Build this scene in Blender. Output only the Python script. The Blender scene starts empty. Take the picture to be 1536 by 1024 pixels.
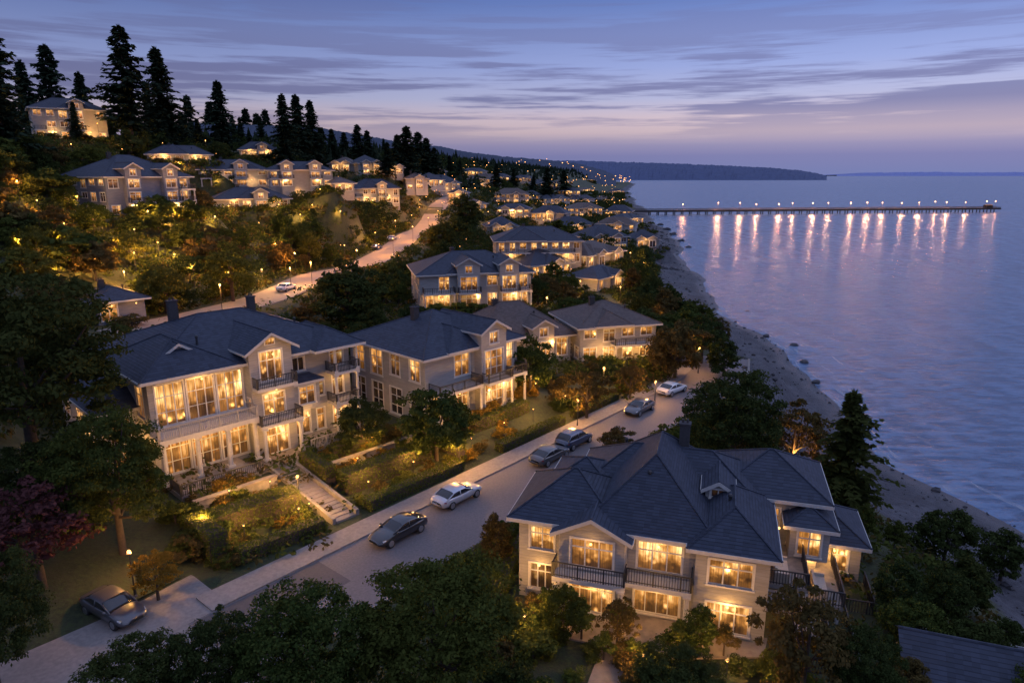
import bpy, math, random
import numpy as np
from mathutils import Vector
from collections import defaultdict
random.seed(7); rng=np.random.default_rng(7)
S=bpy.context.scene; COL=S.collection; R=math.radians
S.view_settings.view_transform='Standard'; S.view_settings.look='None'; S.view_settings.exposure=0

# ------------------------------------------------------------------ camera
PIT=R(13.72); SP,CP=math.sin(PIT),math.cos(PIT); CAMZ=26.0
cd=bpy.data.cameras.new('camera'); cam=bpy.data.objects.new('camera',cd); COL.objects.link(cam)
cd.lens=24; cd.sensor_width=36; cd.clip_end=80000; cd.clip_start=.5
cam.location=(0,0,CAMZ); cam.rotation_euler=(math.pi/2-PIT,0,0); S.camera=cam
def ray(px,py):
    a=(px-768)/1024; b=(512-py)/1024
    return a, CP+b*SP, -SP+b*CP
def proj(x,y,z):
    d=y*CP-(z-CAMZ)*SP; u=y*SP+(z-CAMZ)*CP
    return 768+1024*x/d, 512-1024*u/d, d

# ------------------------------------------------------------------ terrain
SY=[-200,0,60,75,98,121,164,251,522,940,1550,2600]
SX=[60,52,49,45.5,47.5,51,53,67,109,165,258,460]
PD=[-200,-30,0,12,17,24,30,62,75,90,100,127,160,200,300,700]
PZ=[-14,-9.5,-7,-5.7,-3.2,-.6,0,.2,1.6,5,8,18,32,37,40,44]
PADS=[]; ROADS=[]
def shore(y):
    y=np.asarray(y,float)
    return np.interp(y,SY,SX)+np.clip((y-40)/60,0,1)*(1.3*np.sin(y*.061+.5)+.9*np.sin(y*.147)+.4*np.sin(y*.41)+np.clip((y-150)/200,0,1)*3*np.sin(y*.021))
def sst(v,a,b):
    t=np.clip((v-a)/(b-a),0,1); return t*t*(3-2*t)
def paddist(x,y,p):
    cx,cy,rot,hw,hd,z,f=p
    c,s=math.cos(rot),math.sin(rot)
    lx=(x-cx)*c+(y-cy)*s; ly=-(x-cx)*s+(y-cy)*c
    return np.hypot(np.maximum(np.abs(lx)-hw,0),np.maximum(np.abs(ly)-hd,0))
def H(x,y,roads=True,noise=True):
    x=np.asarray(x,float); y=np.asarray(y,float)
    d=shore(y)-x
    de=d-np.clip((55-y)*.6,0,20)*sst(d,50,70)
    z=np.interp(de,PD,PZ)
    if noise:
        k=np.clip((d-66)/30,0,1)
        z=z+k*(.5*np.sin(x*.19+1)*np.sin(y*.17)+1.1*np.sin(x*.05+y*.031+.6)*np.cos(y*.027))
    for p in PADS:
        w=1-sst(paddist(x,y,p),0,p[6]); z=z*(1-w)+p[5]*w
    if roads:
        for pts,zs,hw in ROADS:
            shp=x.shape; xf=x.ravel(); yf=y.ravel(); zf=z.ravel().copy()
            m=(xf>pts[:,0].min()-20)&(xf<pts[:,0].max()+20)
            idx=np.nonzero(m)[0]
            if len(idx):
                D=np.hypot(xf[idx,None]-pts[None,:,0],yf[idx,None]-pts[None,:,1])
                j=D.argmin(1); dd=D[np.arange(len(idx)),j]
                w=1-sst(dd,hw+2.5,hw+9)
                zf[idx]=zf[idx]*(1-w)+zs[j]*w
            z=zf.reshape(shp)
    return z
def Hs(x,y): return float(H(np.array([x]),np.array([y]))[0])
TT=np.geomspace(14,3000,2600)
def hit(px,py):
    a,b,c=ray(px,py); X=a*TT; Y=b*TT; Z=CAMZ+c*TT
    h=H(X,Y); below=np.nonzero(Z<=h)[0]
    i=below[0] if len(below) else len(TT)-1
    return float(X[i]),float(Y[i]),float(h[i]),float(TT[i])
ANG=R(50); UX,UY=math.cos(ANG),math.sin(ANG)
def SN(s,n): return (-8.9+UX*s+UY*n, 45.7+UY*s-UX*n)
def toSN(x,y): x+=8.9; y-=45.7; return UX*x+UY*y, UY*x-UX*y
def chaikin(p,k=3):
    p=np.array(p,float)
    for _ in range(k):
        q=p[:-1]*.75+p[1:]*.25; r=p[:-1]*.25+p[1:]*.75
        m=np.empty((2*len(q),2)); m[0::2]=q; m[1::2]=r
        p=np.vstack([p[:1],m,p[-1:]])
    return p
def resample(p,st):
    d=np.r_[0,np.cumsum(np.hypot(*np.diff(p,axis=0).T))]
    s=np.arange(0,d[-1],st); return np.c_[np.interp(s,d,p[:,0]),np.interp(s,d,p[:,1])]
street=resample(chaikin([SN(-45,1.8),SN(-10,1.8),SN(20,1.8),SN(44,1.8),SN(54,1.2),(30.5,97)]),2.0)
upper=resample(chaikin([(-50,84),(-45,98),(-41,118),(-40.5,140),(-35,178),(-34,215),(-31.5,255),(-34.5,305),(-30,400),(-20,520)]),2.0)

# house pads
def corner_pad(x,y,z,rot,W,D,m=1.5,f=7,front=2.5):
    r=R(rot); c,s=math.cos(r),math.sin(r); lx,ly=W/2,D/2-front/2
    PADS.append((x+c*lx-s*ly,y+s*lx+c*ly,r,W/2+m,(D+front)/2+m*.5,z-.03,f))
H1=(-29.1,51.9,1.3,46); H2=(.45,38.5,0.1,-17)
corner_pad(*H1,19,15,2,7,3); corner_pad(*H2,19,13,1.5,6,5)
corner_pad(-8.5,64,1.5,46,13,13); corner_pad(-16,117,3,14,20,14); corner_pad(-4,174,4,5,22,14)
corner_pad(-5,88,1,24,14,11); corner_pad(9,92,.5,16,12,11)
zs=np.zeros(len(street)); k=np.ones(9)/9
ROADS.append((street,zs,3.6))
zu=H(upper[:,0],upper[:,1],roads=False,noise=False); zu=np.convolve(np.pad(zu,4,'edge'),k,'valid')
ROADS.append((upper,zu,3.7))

# ------------------------------------------------------------------ materials
M={}
def newmat(name):
    m=bpy.data.materials.new(name); m.use_nodes=True; nt=m.node_tree; nt.nodes.clear()
    out=nt.nodes.new('ShaderNodeOutputMaterial'); M[name]=m
    return m,nt,out
def N(nt,t,**kw):
    n=nt.nodes.new(t)
    for k,v in kw.items(): setattr(n,k,v)
    return n
def mixc(nt,f,a,b,bt='MIX'):
    n=nt.nodes.new('ShaderNodeMix'); n.data_type='RGBA'; n.blend_type=bt
    for s,v in ((0,f),(6,a),(7,b)):
        if hasattr(v,'links'): nt.links.new(v,n.inputs[s])
        elif s==0: n.inputs[0].default_value=v
        else: n.inputs[s].default_value=(*v,1)
    return n.outputs[2]
def math_(nt,op,a,b=None,c=None,clamp=False):
    n=nt.nodes.new('ShaderNodeMath'); n.operation=op; n.use_clamp=clamp
    for i,v in enumerate((a,b,c)):
        if v is None: continue
        if hasattr(v,'links'): nt.links.new(v,n.inputs[i])
        else: n.inputs[i].default_value=v
    return n.outputs[0]
def mrange(nt,v,a,b,c=0,d=1):
    n=nt.nodes.new('ShaderNodeMapRange'); n.interpolation_type='SMOOTHSTEP'
    nt.links.new(v,n.inputs[0])
    for i,q in zip((1,2,3,4),(a,b,c,d)): n.inputs[i].default_value=q
    return n.outputs[0]
def noise(nt,vec,scale,detail=4,rough=.55):
    n=nt.nodes.new('ShaderNodeTexNoise'); n.inputs['Scale'].default_value=scale; n.inputs['Detail'].default_value=detail; n.inputs['Roughness'].default_value=rough
    if vec is not None: nt.links.new(vec,n.inputs['Vector'])
    return n.outputs['Fac']
def mapping(nt,vec,scale):
    n=nt.nodes.new('ShaderNodeMapping'); n.inputs['Scale'].default_value=scale; nt.links.new(vec,n.inputs['Vector']); return n.outputs[0]
def pmat(name,c1,c2,scale=3,rough=.8,bump=0,metal=0,big=.15,coat=0):
    m,nt,out=newmat(name)
    tc=N(nt,'ShaderNodeTexCoord'); ob=tc.outputs['Object']
    f=noise(nt,ob,scale,6); f2=noise(nt,ob,big,3)
    fac=mrange(nt,math_(nt,'ADD',math_(nt,'MULTIPLY',f,.6),math_(nt,'MULTIPLY',f2,.4)),.3,.7)
    col=mixc(nt,fac,c1,c2)
    b=N(nt,'ShaderNodeBsdfPrincipled'); b.inputs['Roughness'].default_value=rough; b.inputs['Metallic'].default_value=metal
    if coat: b.inputs['Coat Weight'].default_value=coat; b.inputs['Coat Roughness'].default_value=.08
    if bump:
        bp=N(nt,'ShaderNodeBump'); bp.inputs['Strength'].default_value=bump; bp.inputs['Distance'].default_value=.03
        nt.links.new(f,bp.inputs['Height']); nt.links.new(bp.outputs[0],b.inputs['Normal'])
    nt.links.new(col,b.inputs['Base Color']); nt.links.new(b.outputs[0],out.inputs[0])
    return m
def sidingmat(name,a,b_):
    m,nt,out=newmat(name); tc=N(nt,'ShaderNodeTexCoord'); ob=tc.outputs['Object']
    sp=N(nt,'ShaderNodeSeparateXYZ'); nt.links.new(ob,sp.inputs[0]); fr=math_(nt,'FRACT',math_(nt,'DIVIDE',sp.outputs[2],.22)); ln=mrange(nt,fr,0,.2)
    fac=mrange(nt,math_(nt,'ADD',math_(nt,'MULTIPLY',noise(nt,mapping(nt,ob,(.6,.6,2.5)),1.5,6),.6),math_(nt,'MULTIPLY',noise(nt,ob,.2,3),.4)),.3,.7)
    col=mixc(nt,fac,a,b_); col=mixc(nt,math_(nt,'MULTIPLY',math_(nt,'SUBTRACT',1,ln),.3),col,tuple(v*.35 for v in b_))
    b=N(nt,'ShaderNodeBsdfPrincipled'); b.inputs['Roughness'].default_value=.8
    bp=N(nt,'ShaderNodeBump'); bp.inputs['Strength'].default_value=.45; bp.inputs['Distance'].default_value=.03; nt.links.new(ln,bp.inputs['Height']); nt.links.new(bp.outputs[0],b.inputs['Normal'])
    nt.links.new(col,b.inputs['Base Color']); nt.links.new(b.outputs[0],out.inputs[0])
sidingmat('cream',(.32,.315,.305),(.24,.236,.23))
sidingmat('beige',(.295,.285,.27),(.225,.216,.206))
sidingmat('greywall',(.18,.19,.225),(.125,.135,.17))
sidingmat('whitewall',(.37,.37,.365),(.295,.295,.295))
pmat('trim',(.48,.47,.455),(.385,.378,.366),4,.6,.05)
pmat('frame',(.62,.60,.57),(.52,.505,.48),4,.5,.0)
pmat('stone',(.25,.23,.215),(.135,.127,.122),2.5,.9,.6,big=.35)
pmat('ironrail',(.03,.03,.035),(.02,.02,.022),4,.5)
pmat('asphalt',(.16,.141,.145),(.105,.095,.099),6,.75,.15,big=.09)
pmat('asphalt_lit',(.27,.225,.195),(.18,.155,.14),5,.8,.15,big=.09)  # lamplight put into the colour: asphalt made paler and warmer for the upper road
pmat('asphalt_patch',(.085,.078,.085),(.06,.057,.062),6,.8,.15)
pmat('concrete',(.25,.222,.212),(.16,.145,.14),4,.85,.2,big=.2)
pmat('paving',(.21,.18,.162),(.115,.10,.092),2.2,.85,.4)
pmat('rock',(.07,.069,.078),(.03,.03,.035),1.5,.9,.8)
pmat('bark',(.06,.045,.035),(.03,.024,.02),6,.9,.6)
pmat('timber',(.06,.052,.048),(.035,.03,.028),3,.85,.3)
pmat('tyre',(.015,.015,.015),(.02,.02,.02),8,.8)
pmat('rim',(.45,.45,.47),(.35,.35,.37),8,.3,metal=.9)
pmat('carglass',(.012,.014,.018),(.02,.022,.028),3,.06,coat=.5)
pmat('headlight',(.7,.7,.72),(.6,.6,.62),8,.15,coat=1)
pmat('taillight',(.3,.01,.01),(.22,.01,.01),8,.2,coat=1)
for nm,c in (('black',(.012,.013,.018)),('silver',(.42,.44,.5)),('white',(.62,.62,.62)),('blue',(.03,.045,.09)),('charcoal',(.06,.062,.07)),('slategrey',(.06,.058,.07))):
    pmat('paint_'+nm,c,tuple(v*.9 for v in c),2,.3,metal=.25 if nm in('silver','charcoal','blue') else 0,coat=1)
def roofmat(name,a,b):
    m,nt,out=newmat(name)
    tc=N(nt,'ShaderNodeTexCoord'); ob=tc.outputs['Object']
    sp=N(nt,'ShaderNodeSeparateXYZ'); nt.links.new(ob,sp.inputs[0])
    row=math_(nt,'DIVIDE',sp.outputs[2],.13); fl=math_(nt,'FLOOR',row); fr=math_(nt,'FRACT',row)
    cb=N(nt,'ShaderNodeCombineXYZ')
    nt.links.new(math_(nt,'FLOOR',math_(nt,'MULTIPLY',math_(nt,'ADD',sp.outputs[0],math_(nt,'MULTIPLY',fl,.37)),2.6)),cb.inputs[0])
    nt.links.new(math_(nt,'FLOOR',math_(nt,'MULTIPLY',math_(nt,'ADD',sp.outputs[1],math_(nt,'MULTIPLY',fl,.53)),2.6)),cb.inputs[1]); nt.links.new(fl,cb.inputs[2])
    wn=N(nt,'ShaderNodeTexWhiteNoise'); nt.links.new(cb.outputs[0],wn.inputs['Vector'])
    f2=noise(nt,ob,.35,4)
    fac=math_(nt,'ADD',math_(nt,'MULTIPLY',wn.outputs['Value'],.65),math_(nt,'MULTIPLY',f2,.45),clamp=True)
    col=mixc(nt,fac,a,b)
    ln=mrange(nt,fr,0,.25)
    col=mixc(nt,math_(nt,'MULTIPLY',math_(nt,'SUBTRACT',1,ln),.6),col,(.008,.008,.01))
    bs=N(nt,'ShaderNodeBsdfPrincipled'); bs.inputs['Roughness'].default_value=.7; bs.inputs['Specular IOR Level'].default_value=.35
    bp=N(nt,'ShaderNodeBump'); bp.inputs['Strength'].default_value=.6; bp.inputs['Distance'].default_value=.03
    nt.links.new(math_(nt,'ADD',ln,math_(nt,'MULTIPLY',wn.outputs['Value'],.5)),bp.inputs['Height']); nt.links.new(bp.outputs[0],bs.inputs['Normal'])
    nt.links.new(col,bs.inputs['Base Color']); nt.links.new(bs.outputs[0],out.inputs[0])
roofmat('slate',(.015,.021,.036),(.037,.047,.075))
roofmat('brownroof',(.062,.046,.042),(.115,.088,.08))
def leafmat(name,a,b,c,tr=.3):
    m,nt,out=newmat(name)
    g=N(nt,'ShaderNodeNewGeometry'); oi=N(nt,'ShaderNodeObjectInfo')
    col=mixc(nt,g.outputs['Random Per Island'],a,b)
    col=mixc(nt,math_(nt,'MULTIPLY',oi.outputs['Random'],.6),col,c)
    d=N(nt,'ShaderNodeBsdfDiffuse'); t=N(nt,'ShaderNodeBsdfTranslucent'); mx=N(nt,'ShaderNodeMixShader'); mx.inputs[0].default_value=tr
    nt.links.new(col,d.inputs[0]); nt.links.new(col,t.inputs[0]); nt.links.new(d.outputs[0],mx.inputs[1]); nt.links.new(t.outputs[0],mx.inputs[2]); nt.links.new(mx.outputs[0],out.inputs[0])
leafmat('leaf',(.035,.054,.013),(.11,.13,.03),(.12,.11,.022))
leafmat('leafmid',(.024,.042,.012),(.074,.098,.025),(.072,.078,.017))
leafmat('leafdark',(.018,.032,.012),(.056,.077,.024),(.054,.058,.016))
leafmat('leafgold',(.13,.085,.015),(.24,.15,.03),(.16,.11,.02))
leafmat('leafred',(.06,.026,.028),(.12,.05,.05),(.08,.035,.035))
leafmat('leafbrown',(.055,.045,.017),(.12,.09,.032),(.095,.07,.025))
leafmat('needle',(.013,.024,.015),(.036,.054,.032),(.026,.036,.022),.12)
leafmat('hedgeleaf',(.045,.068,.014),(.115,.135,.03),(.10,.11,.022),.2)
def emis(name,col,st):
    m,nt,out=newmat(name); e=N(nt,'ShaderNodeEmission'); e.inputs[0].default_value=(*col,1); e.inputs[1].default_value=st
    nt.links.new(e.outputs[0],out.inputs[0])
emis('bulb',(1,.50,.13),5); emis('bulbfar',(1,.44,.12),6); emis('bulbpier',(1,.45,.18),28)
def panemat(name,k,dark=False):
    m,nt,out=newmat(name)
    uv=N(nt,'ShaderNodeUVMap').outputs[0]; oi=N(nt,'ShaderNodeObjectInfo'); rnd=oi.outputs['Random']
    sp=N(nt,'ShaderNodeSeparateXYZ'); nt.links.new(uv,sp.inputs[0])
    cb=N(nt,'ShaderNodeCombineXYZ'); nt.links.new(math_(nt,'ADD',sp.outputs[0],math_(nt,'MULTIPLY',rnd,57)),cb.inputs[0]); nt.links.new(math_(nt,'MULTIPLY',sp.outputs[1],1.6),cb.inputs[1]); nt.links.new(math_(nt,'MULTIPLY',rnd,31),cb.inputs[2])
    v=cb.outputs[0]
    room=noise(nt,v,.9,2); fold=noise(nt,mapping(nt,v,(7,.25,1)),1.2,3); furn=noise(nt,mapping(nt,v,(2.2,2.2,1)),1.3,2)
    bright=mrange(nt,room,.32,.70,.28,1.4)
    cur=mrange(nt,fold,.35,.65,.5,1.12)
    low=mrange(nt,math_(nt,'ADD',sp.outputs[1],math_(nt,'MULTIPLY',furn,-.65)),-.12,.32,.18,1.0)
    vo=N(nt,'ShaderNodeTexVoronoi'); vo.inputs['Scale'].default_value=1.5; nt.links.new(v,vo.inputs['Vector'])
    spot=mrange(nt,vo.outputs['Distance'],.05,.32,1.1,0)
    st=math_(nt,'MULTIPLY',math_(nt,'MULTIPLY',bright,cur),low); st=math_(nt,'ADD',st,math_(nt,'MULTIPLY',spot,.8))
    st=math_(nt,'MULTIPLY',st,math_(nt,'ADD',math_(nt,'MULTIPLY',rnd,.8),.5)); st=math_(nt,'MULTIPLY',st,k)
    col=mixc(nt,mrange(nt,st,.2*k,1.6*k),(1,.38,.07),(1,.68,.27))
    b=N(nt,'ShaderNodeBsdfPrincipled'); b.inputs['Base Color'].default_value=(.02,.02,.025,1); b.inputs['Roughness'].default_value=.08
    nt.links.new(col,b.inputs['Emission Color']); nt.links.new(st,b.inputs['Emission Strength']); nt.links.new(b.outputs[0],out.inputs[0])
panemat('lit',1.25); panemat('dim',.42); panemat('darkpane',.03); panemat('litfar',1.6)

# ------------------------------------------------------------------ mesh builder and object helpers
class MB:
    def __init__(s): s.v=[]; s.f=[]; s.uv=None
    def quad(s,*p):
        i=len(s.v); s.v+=[tuple(q) for q in p]; s.f.append(tuple(range(i,i+len(p))))
    def hexa(s,p):
        i=len(s.v); s.v+=[tuple(q) for q in p]
        for f in ((0,3,2,1),(4,5,6,7),(0,1,5,4),(1,2,6,5),(2,3,7,6),(3,0,4,7)): s.f.append(tuple(i+a for a in f))
    def box(s,x0,x1,y0,y1,z0,z1):
        s.hexa([(x0,y0,z0),(x1,y0,z0),(x1,y1,z0),(x0,y1,z0),(x0,y0,z1),(x1,y0,z1),(x1,y1,z1),(x0,y1,z1)])
    def tube(s,a,b,r0,r1,n=8,cap=True):
        a=Vector(a); b=Vector(b); d=(b-a).normalized(); u=d.orthogonal().normalized(); w=d.cross(u); i=len(s.v)
        for c,r in ((a,r0),(b,r1)):
            for k in range(n):
                t=2*math.pi*k/n; s.v.append(tuple(c+u*(r*math.cos(t))+w*(r*math.sin(t))))
        for k in range(n): s.f.append((i+k,i+(k+1)%n,i+n+(k+1)%n,i+n+k))
        if cap: s.f.append(tuple(i+k for k in range(n))[::-1]); s.f.append(tuple(i+n+k for k in range(n)))
    def ball(s,c,r,nu=8,nv=5,sz=1):
        i=len(s.v)
        for a in range(nv+1):
            th=math.pi*a/nv
            for k in range(nu):
                ph=2*math.pi*k/nu; s.v.append((c[0]+r*math.sin(th)*math.cos(ph),c[1]+r*math.sin(th)*math.sin(ph),c[2]+r*sz*math.cos(th)))
        for a in range(nv):
            for k in range(nu): s.f.append((i+a*nu+k,i+(a+1)*nu+k,i+(a+1)*nu+(k+1)%nu,i+a*nu+(k+1)%nu))
    def loft(s,rings,closed=True,caps=True):
        i=len(s.v); n=len(rings[0]); s.v+=[tuple(p) for r in rings for p in r]
        for a in range(len(rings)-1):
            for k in range(n if closed else n-1): s.f.append((i+a*n+k,i+(a+1)*n+k,i+(a+1)*n+(k+1)%n,i+a*n+(k+1)%n))
        if caps: s.f.append(tuple(i+k for k in range(n))[::-1]); s.f.append(tuple(i+(len(rings)-1)*n+k for k in range(n)))
    def mesh(s,name,mat,smooth=False):
        me=bpy.data.meshes.new(name); me.from_pydata(s.v,[],s.f); me.materials.append(mat)
        if smooth: me.polygons.foreach_set('use_smooth',[True]*len(me.polygons))
        if s.uv is not None:
            l=me.uv_layers.new(name='UVMap')
            for k,q in enumerate(s.uv): l.data[k].uv=q
        me.update(); return me
    def obj(s,name,mat,parent=None,smooth=False):
        return link(name,s.mesh(name,M[mat],smooth),parent)
def link(name,me,parent=None):
    o=bpy.data.objects.new(name,me); COL.objects.link(o)
    if parent: o.parent=parent
    return o
def tag(o,label=None,cat=None,group=None,kind=None):
    if label: o['label']=label
    if cat: o['category']=cat
    if group: o['group']=group
    if kind: o['kind']=kind
    return o
def thing(name,label,cat,loc=(0,0,0),rz=0,group=None):
    e=bpy.data.objects.new(name,None); COL.objects.link(e); e.location=loc; e.rotation_euler=(0,0,rz); e.empty_display_size=.3
    return tag(e,label,cat,group)
def light(parent,loc,power,col=(1,.58,.22),size=.15,name='lamp_light'):
    l=bpy.data.lights.new(name,'POINT'); l.energy=power; l.color=col; l.shadow_soft_size=size
    o=bpy.data.objects.new(name,l); COL.objects.link(o); o.location=loc
    if parent: o.parent=parent
    return o
ORD=defaultdict(list)
W1='first second third fourth fifth sixth seventh eighth ninth tenth eleventh twelfth thirteenth fourteenth fifteenth sixteenth seventeenth eighteenth nineteenth twentieth'.split()
T10={2:'twenty',3:'thirty',4:'forty',5:'fifty',6:'sixty',7:'seventy',8:'eighty',9:'ninety'}
def ordw(i):
    if i<20: return W1[i]
    n=i+1; pre=''
    if n==100: return 'hundredth'
    if n>100: pre='hundred and '; n-=100
    if n<=20: return pre+W1[n-1]
    t,r=n//10,n%10
    return pre+((T10[t]+' '+W1[r-1]) if r else T10[t][:-1]+'ieth')
def later(e,desc): ORD[desc].append(e)

# ------------------------------------------------------------------ houses
PL=2.6
class House:
    def __init__(s,name,label,cat,x,y,z,rot,wall='cream',roof='slate',lod=0,group=None):
        s.e=thing(name,label,cat,(x,y,z),R(rot),group); s.Wm=MB(); s.T=MB(); s.Rf=MB(); s.lod=lod; s.eps=0; s.wall=wall; s.roofm=roof; s.ch=[]; s.vents=[]
    def face(s,p,u,L,z0,z1,wins=()):
        n=(u[1],-u[0])
        def pt(a,o,z): return (p[0]+u[0]*a+n[0]*o,p[1]+u[1]*a+n[1]*o,z)
        xs=sorted({0,L,*[w[0] for w in wins],*[w[1] for w in wins]}); zs_=sorted({z0,z1,*[w[2] for w in wins],*[w[3] for w in wins]})
        for i in range(len(xs)-1):
            for j in range(len(zs_)-1):
                cx=(xs[i]+xs[i+1])/2; cz=(zs_[j]+zs_[j+1])/2
                if any(w[0]<cx<w[1] and w[2]<cz<w[3] for w in wins): continue
                s.Wm.quad(pt(xs[i],0,zs_[j]),pt(xs[i+1],0,zs_[j]),pt(xs[i+1],0,zs_[j+1]),pt(xs[i],0,zs_[j+1]))
        for w in wins: s.window(pt,w)
    def window(s,pt,w):
        a0,a1,b0,b1=w[:4]; nx=w[4] if len(w)>4 else 2; kind=w[5] if len(w)>5 else 'lit'
        name='door' if len(w)>6 else 'window'
        dep=.16
        for A,B in (((a0,b0),(a1,b0)),((a1,b0),(a1,b1)),((a1,b1),(a0,b1)),((a0,b1),(a0,b0))):
            s.Wm.quad(pt(A[0],0,A[1]),pt(B[0],0,B[1]),pt(B[0],-dep,B[1]),pt(A[0],-dep,A[1]))
        f=MB()
        def ob(x0,x1,o0,o1,z0,z1): f.hexa([pt(x0,o0,z0),pt(x1,o0,z0),pt(x1,o1,z0),pt(x0,o1,z0),pt(x0,o0,z1),pt(x1,o0,z1),pt(x1,o1,z1),pt(x0,o1,z1)])
        t=.11 if s.lod<2 else .16
        ob(a0-t,a0,.04,-.05,b0,b1); ob(a1,a1+t,.04,-.05,b0,b1); ob(a0-t,a1+t,.05,-.05,b1,b1+t*1.2)
        if name=='window': ob(a0-t-.05,a1+t+.05,.09,-.05,b0-.1,b0)
        if s.lod<2:
            q=.05; h=b1-b0
            ob(a0,a0+q,-.05,-.11,b0,b1); ob(a1-q,a1,-.05,-.11,b0,b1); ob(a0+q,a1-q,-.05,-.11,b0,b0+q); ob(a0+q,a1-q,-.05,-.11,b1-q,b1)
            for k in range(1,nx):
                c=a0+(a1-a0)*k/nx; wd=.08 if nx<=3 else .055; ob(c-wd/2,c+wd/2,-.052,-.11,b0+q,b1-q)
            if h>1.5: zc=b0+h*.7; ob(a0+q,a1-q,-.055,-.108,zc-.035,zc+.035)
            if h>2.8: zc=b0+h*.33; ob(a0+q,a1-q,-.055,-.108,zc-.025,zc+.025)
        elif nx>1:
            for k in range(1,nx):
                c=a0+(a1-a0)*k/nx; ob(c-.06,c+.06,-.05,-.11,b0,b1)
        fo=f.obj(name,'frame',s.e)
        g=MB(); g.quad(pt(a0,-.125,b0),pt(a1,-.125,b0),pt(a1,-.125,b1),pt(a0,-.125,b1)); W_=a1-a0
        g.uv=[(0,0),(W_,0),(W_,1),(0,1)]
        g.obj('pane',kind,fo)
    def vol(s,x0,x1,y0,y1,z0,z1,front=(),right=(),left=(),back=()):
        s.face((x0,y0),(1,0),x1-x0,z0,z1,front); s.face((x1,y0),(0,1),y1-y0,z0,z1,right); s.face((x0,y1),(0,-1),y1-y0,z0,z1,left); s.face((x1,y1),(-1,0),x1-x0,z0,z1,back)
    def cap(s,a,b): 
        if s.lod<2: s.Rf.tube(a,b,.08,.08,5)
    def hip(s,x0,x1,y0,y1,z,pitch=.45,ov=.6):
        s.eps+=.006; z+=s.eps; x0-=ov; x1+=ov; y0-=ov; y1+=ov; w=x1-x0; d=y1-y0; h=pitch*min(w,d)/2
        c=[(x0,y0,z),(x1,y0,z),(x1,y1,z),(x0,y1,z)]
        if w>=d:
            m=(y0+y1)/2; a=(x0+d/2-.05,m,z+h); b=(x1-d/2+.05,m,z+h)
            F=[(c[0],c[1],b,a),(c[2],c[3],a,b),(c[3],c[0],a),(c[1],c[2],b)]; hp=[(c[0],a),(c[3],a),(c[1],b),(c[2],b),(a,b)]
        else:
            m=(x0+x1)/2; a=(m,y0+w/2-.05,z+h); b=(m,y1-w/2+.05,z+h)
            F=[(c[0],c[1],a),(c[2],c[3],b),(c[3],c[0],a,b),(c[1],c[2],b,a)]; hp=[(c[0],a),(c[1],a),(c[2],b),(c[3],b),(a,b)]
        for f in F: s.Rf.quad(*f)
        for q in hp: s.cap(*q)
        s.fascia(x0,x1,y0,y1,z); return z+h
    def fascia(s,x0,x1,y0,y1,z):
        t=.07; g=.24
        s.T.box(x0-.02,x1+.02,y0-.05,y0+t,z-g,z-.012); s.T.box(x0-.02,x1+.02,y1-t,y1+.05,z-g,z-.012)
        s.T.box(x0-.05,x0+t,y0+t,y1-t,z-g,z-.012); s.T.box(x1-t,x1+.05,y0+t,y1-t,z-g,z-.012)
        s.T.quad((x0,y0,z-.18),(x0,y1,z-.18),(x1,y1,z-.18),(x1,y0,z-.18))
    def gable(s,x0,x1,y0,y1,z,pitch=.6,ov=.45):
        m=(x0+x1)/2; h=pitch*(x1-x0)/2; s.eps+=.006; z+=s.eps
        s.Wm.quad((x0,y0,z),(x1,y0,z),(m,y0,z+h))
        lz=z-ov*pitch+.06; tz=z+h+.06; f=y0-ov
        L0=(x0-ov,f,lz); L1=(x0-ov,y1,lz); Rr0=(x1+ov,f,lz); Rr1=(x1+ov,y1,lz); T0=(m,f,tz); T1=(m,y1,tz)
        s.Rf.quad(L0,T0,T1,L1); s.Rf.quad(T0,Rr0,Rr1,T1); s.cap(T0,T1)
        dn=lambda p,k,dy=0:(p[0],p[1]+dy,p[2]-k)
        for A,B in ((L0,T0),(T0,Rr0)):
            s.T.hexa([dn(A,.26,-.03),dn(B,.26,-.03),dn(B,.26,.07),dn(A,.26,.07),dn(A,.015,-.03),dn(B,.015,-.03),dn(B,.015,.07),dn(A,.015,.07)])
        for A,B in ((L0,L1),(Rr0,Rr1)):
            s.T.box(A[0]-.04,A[0]+.04,A[1]+.08,B[1],A[2]-.2,A[2]-.02)
        s.T.quad(dn(L0,.2),dn(L1,.2),dn(T1,.2),dn(T0,.2)); s.T.quad(dn(T0,.2),dn(T1,.2),dn(Rr1,.2),dn(Rr0,.2))
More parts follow.
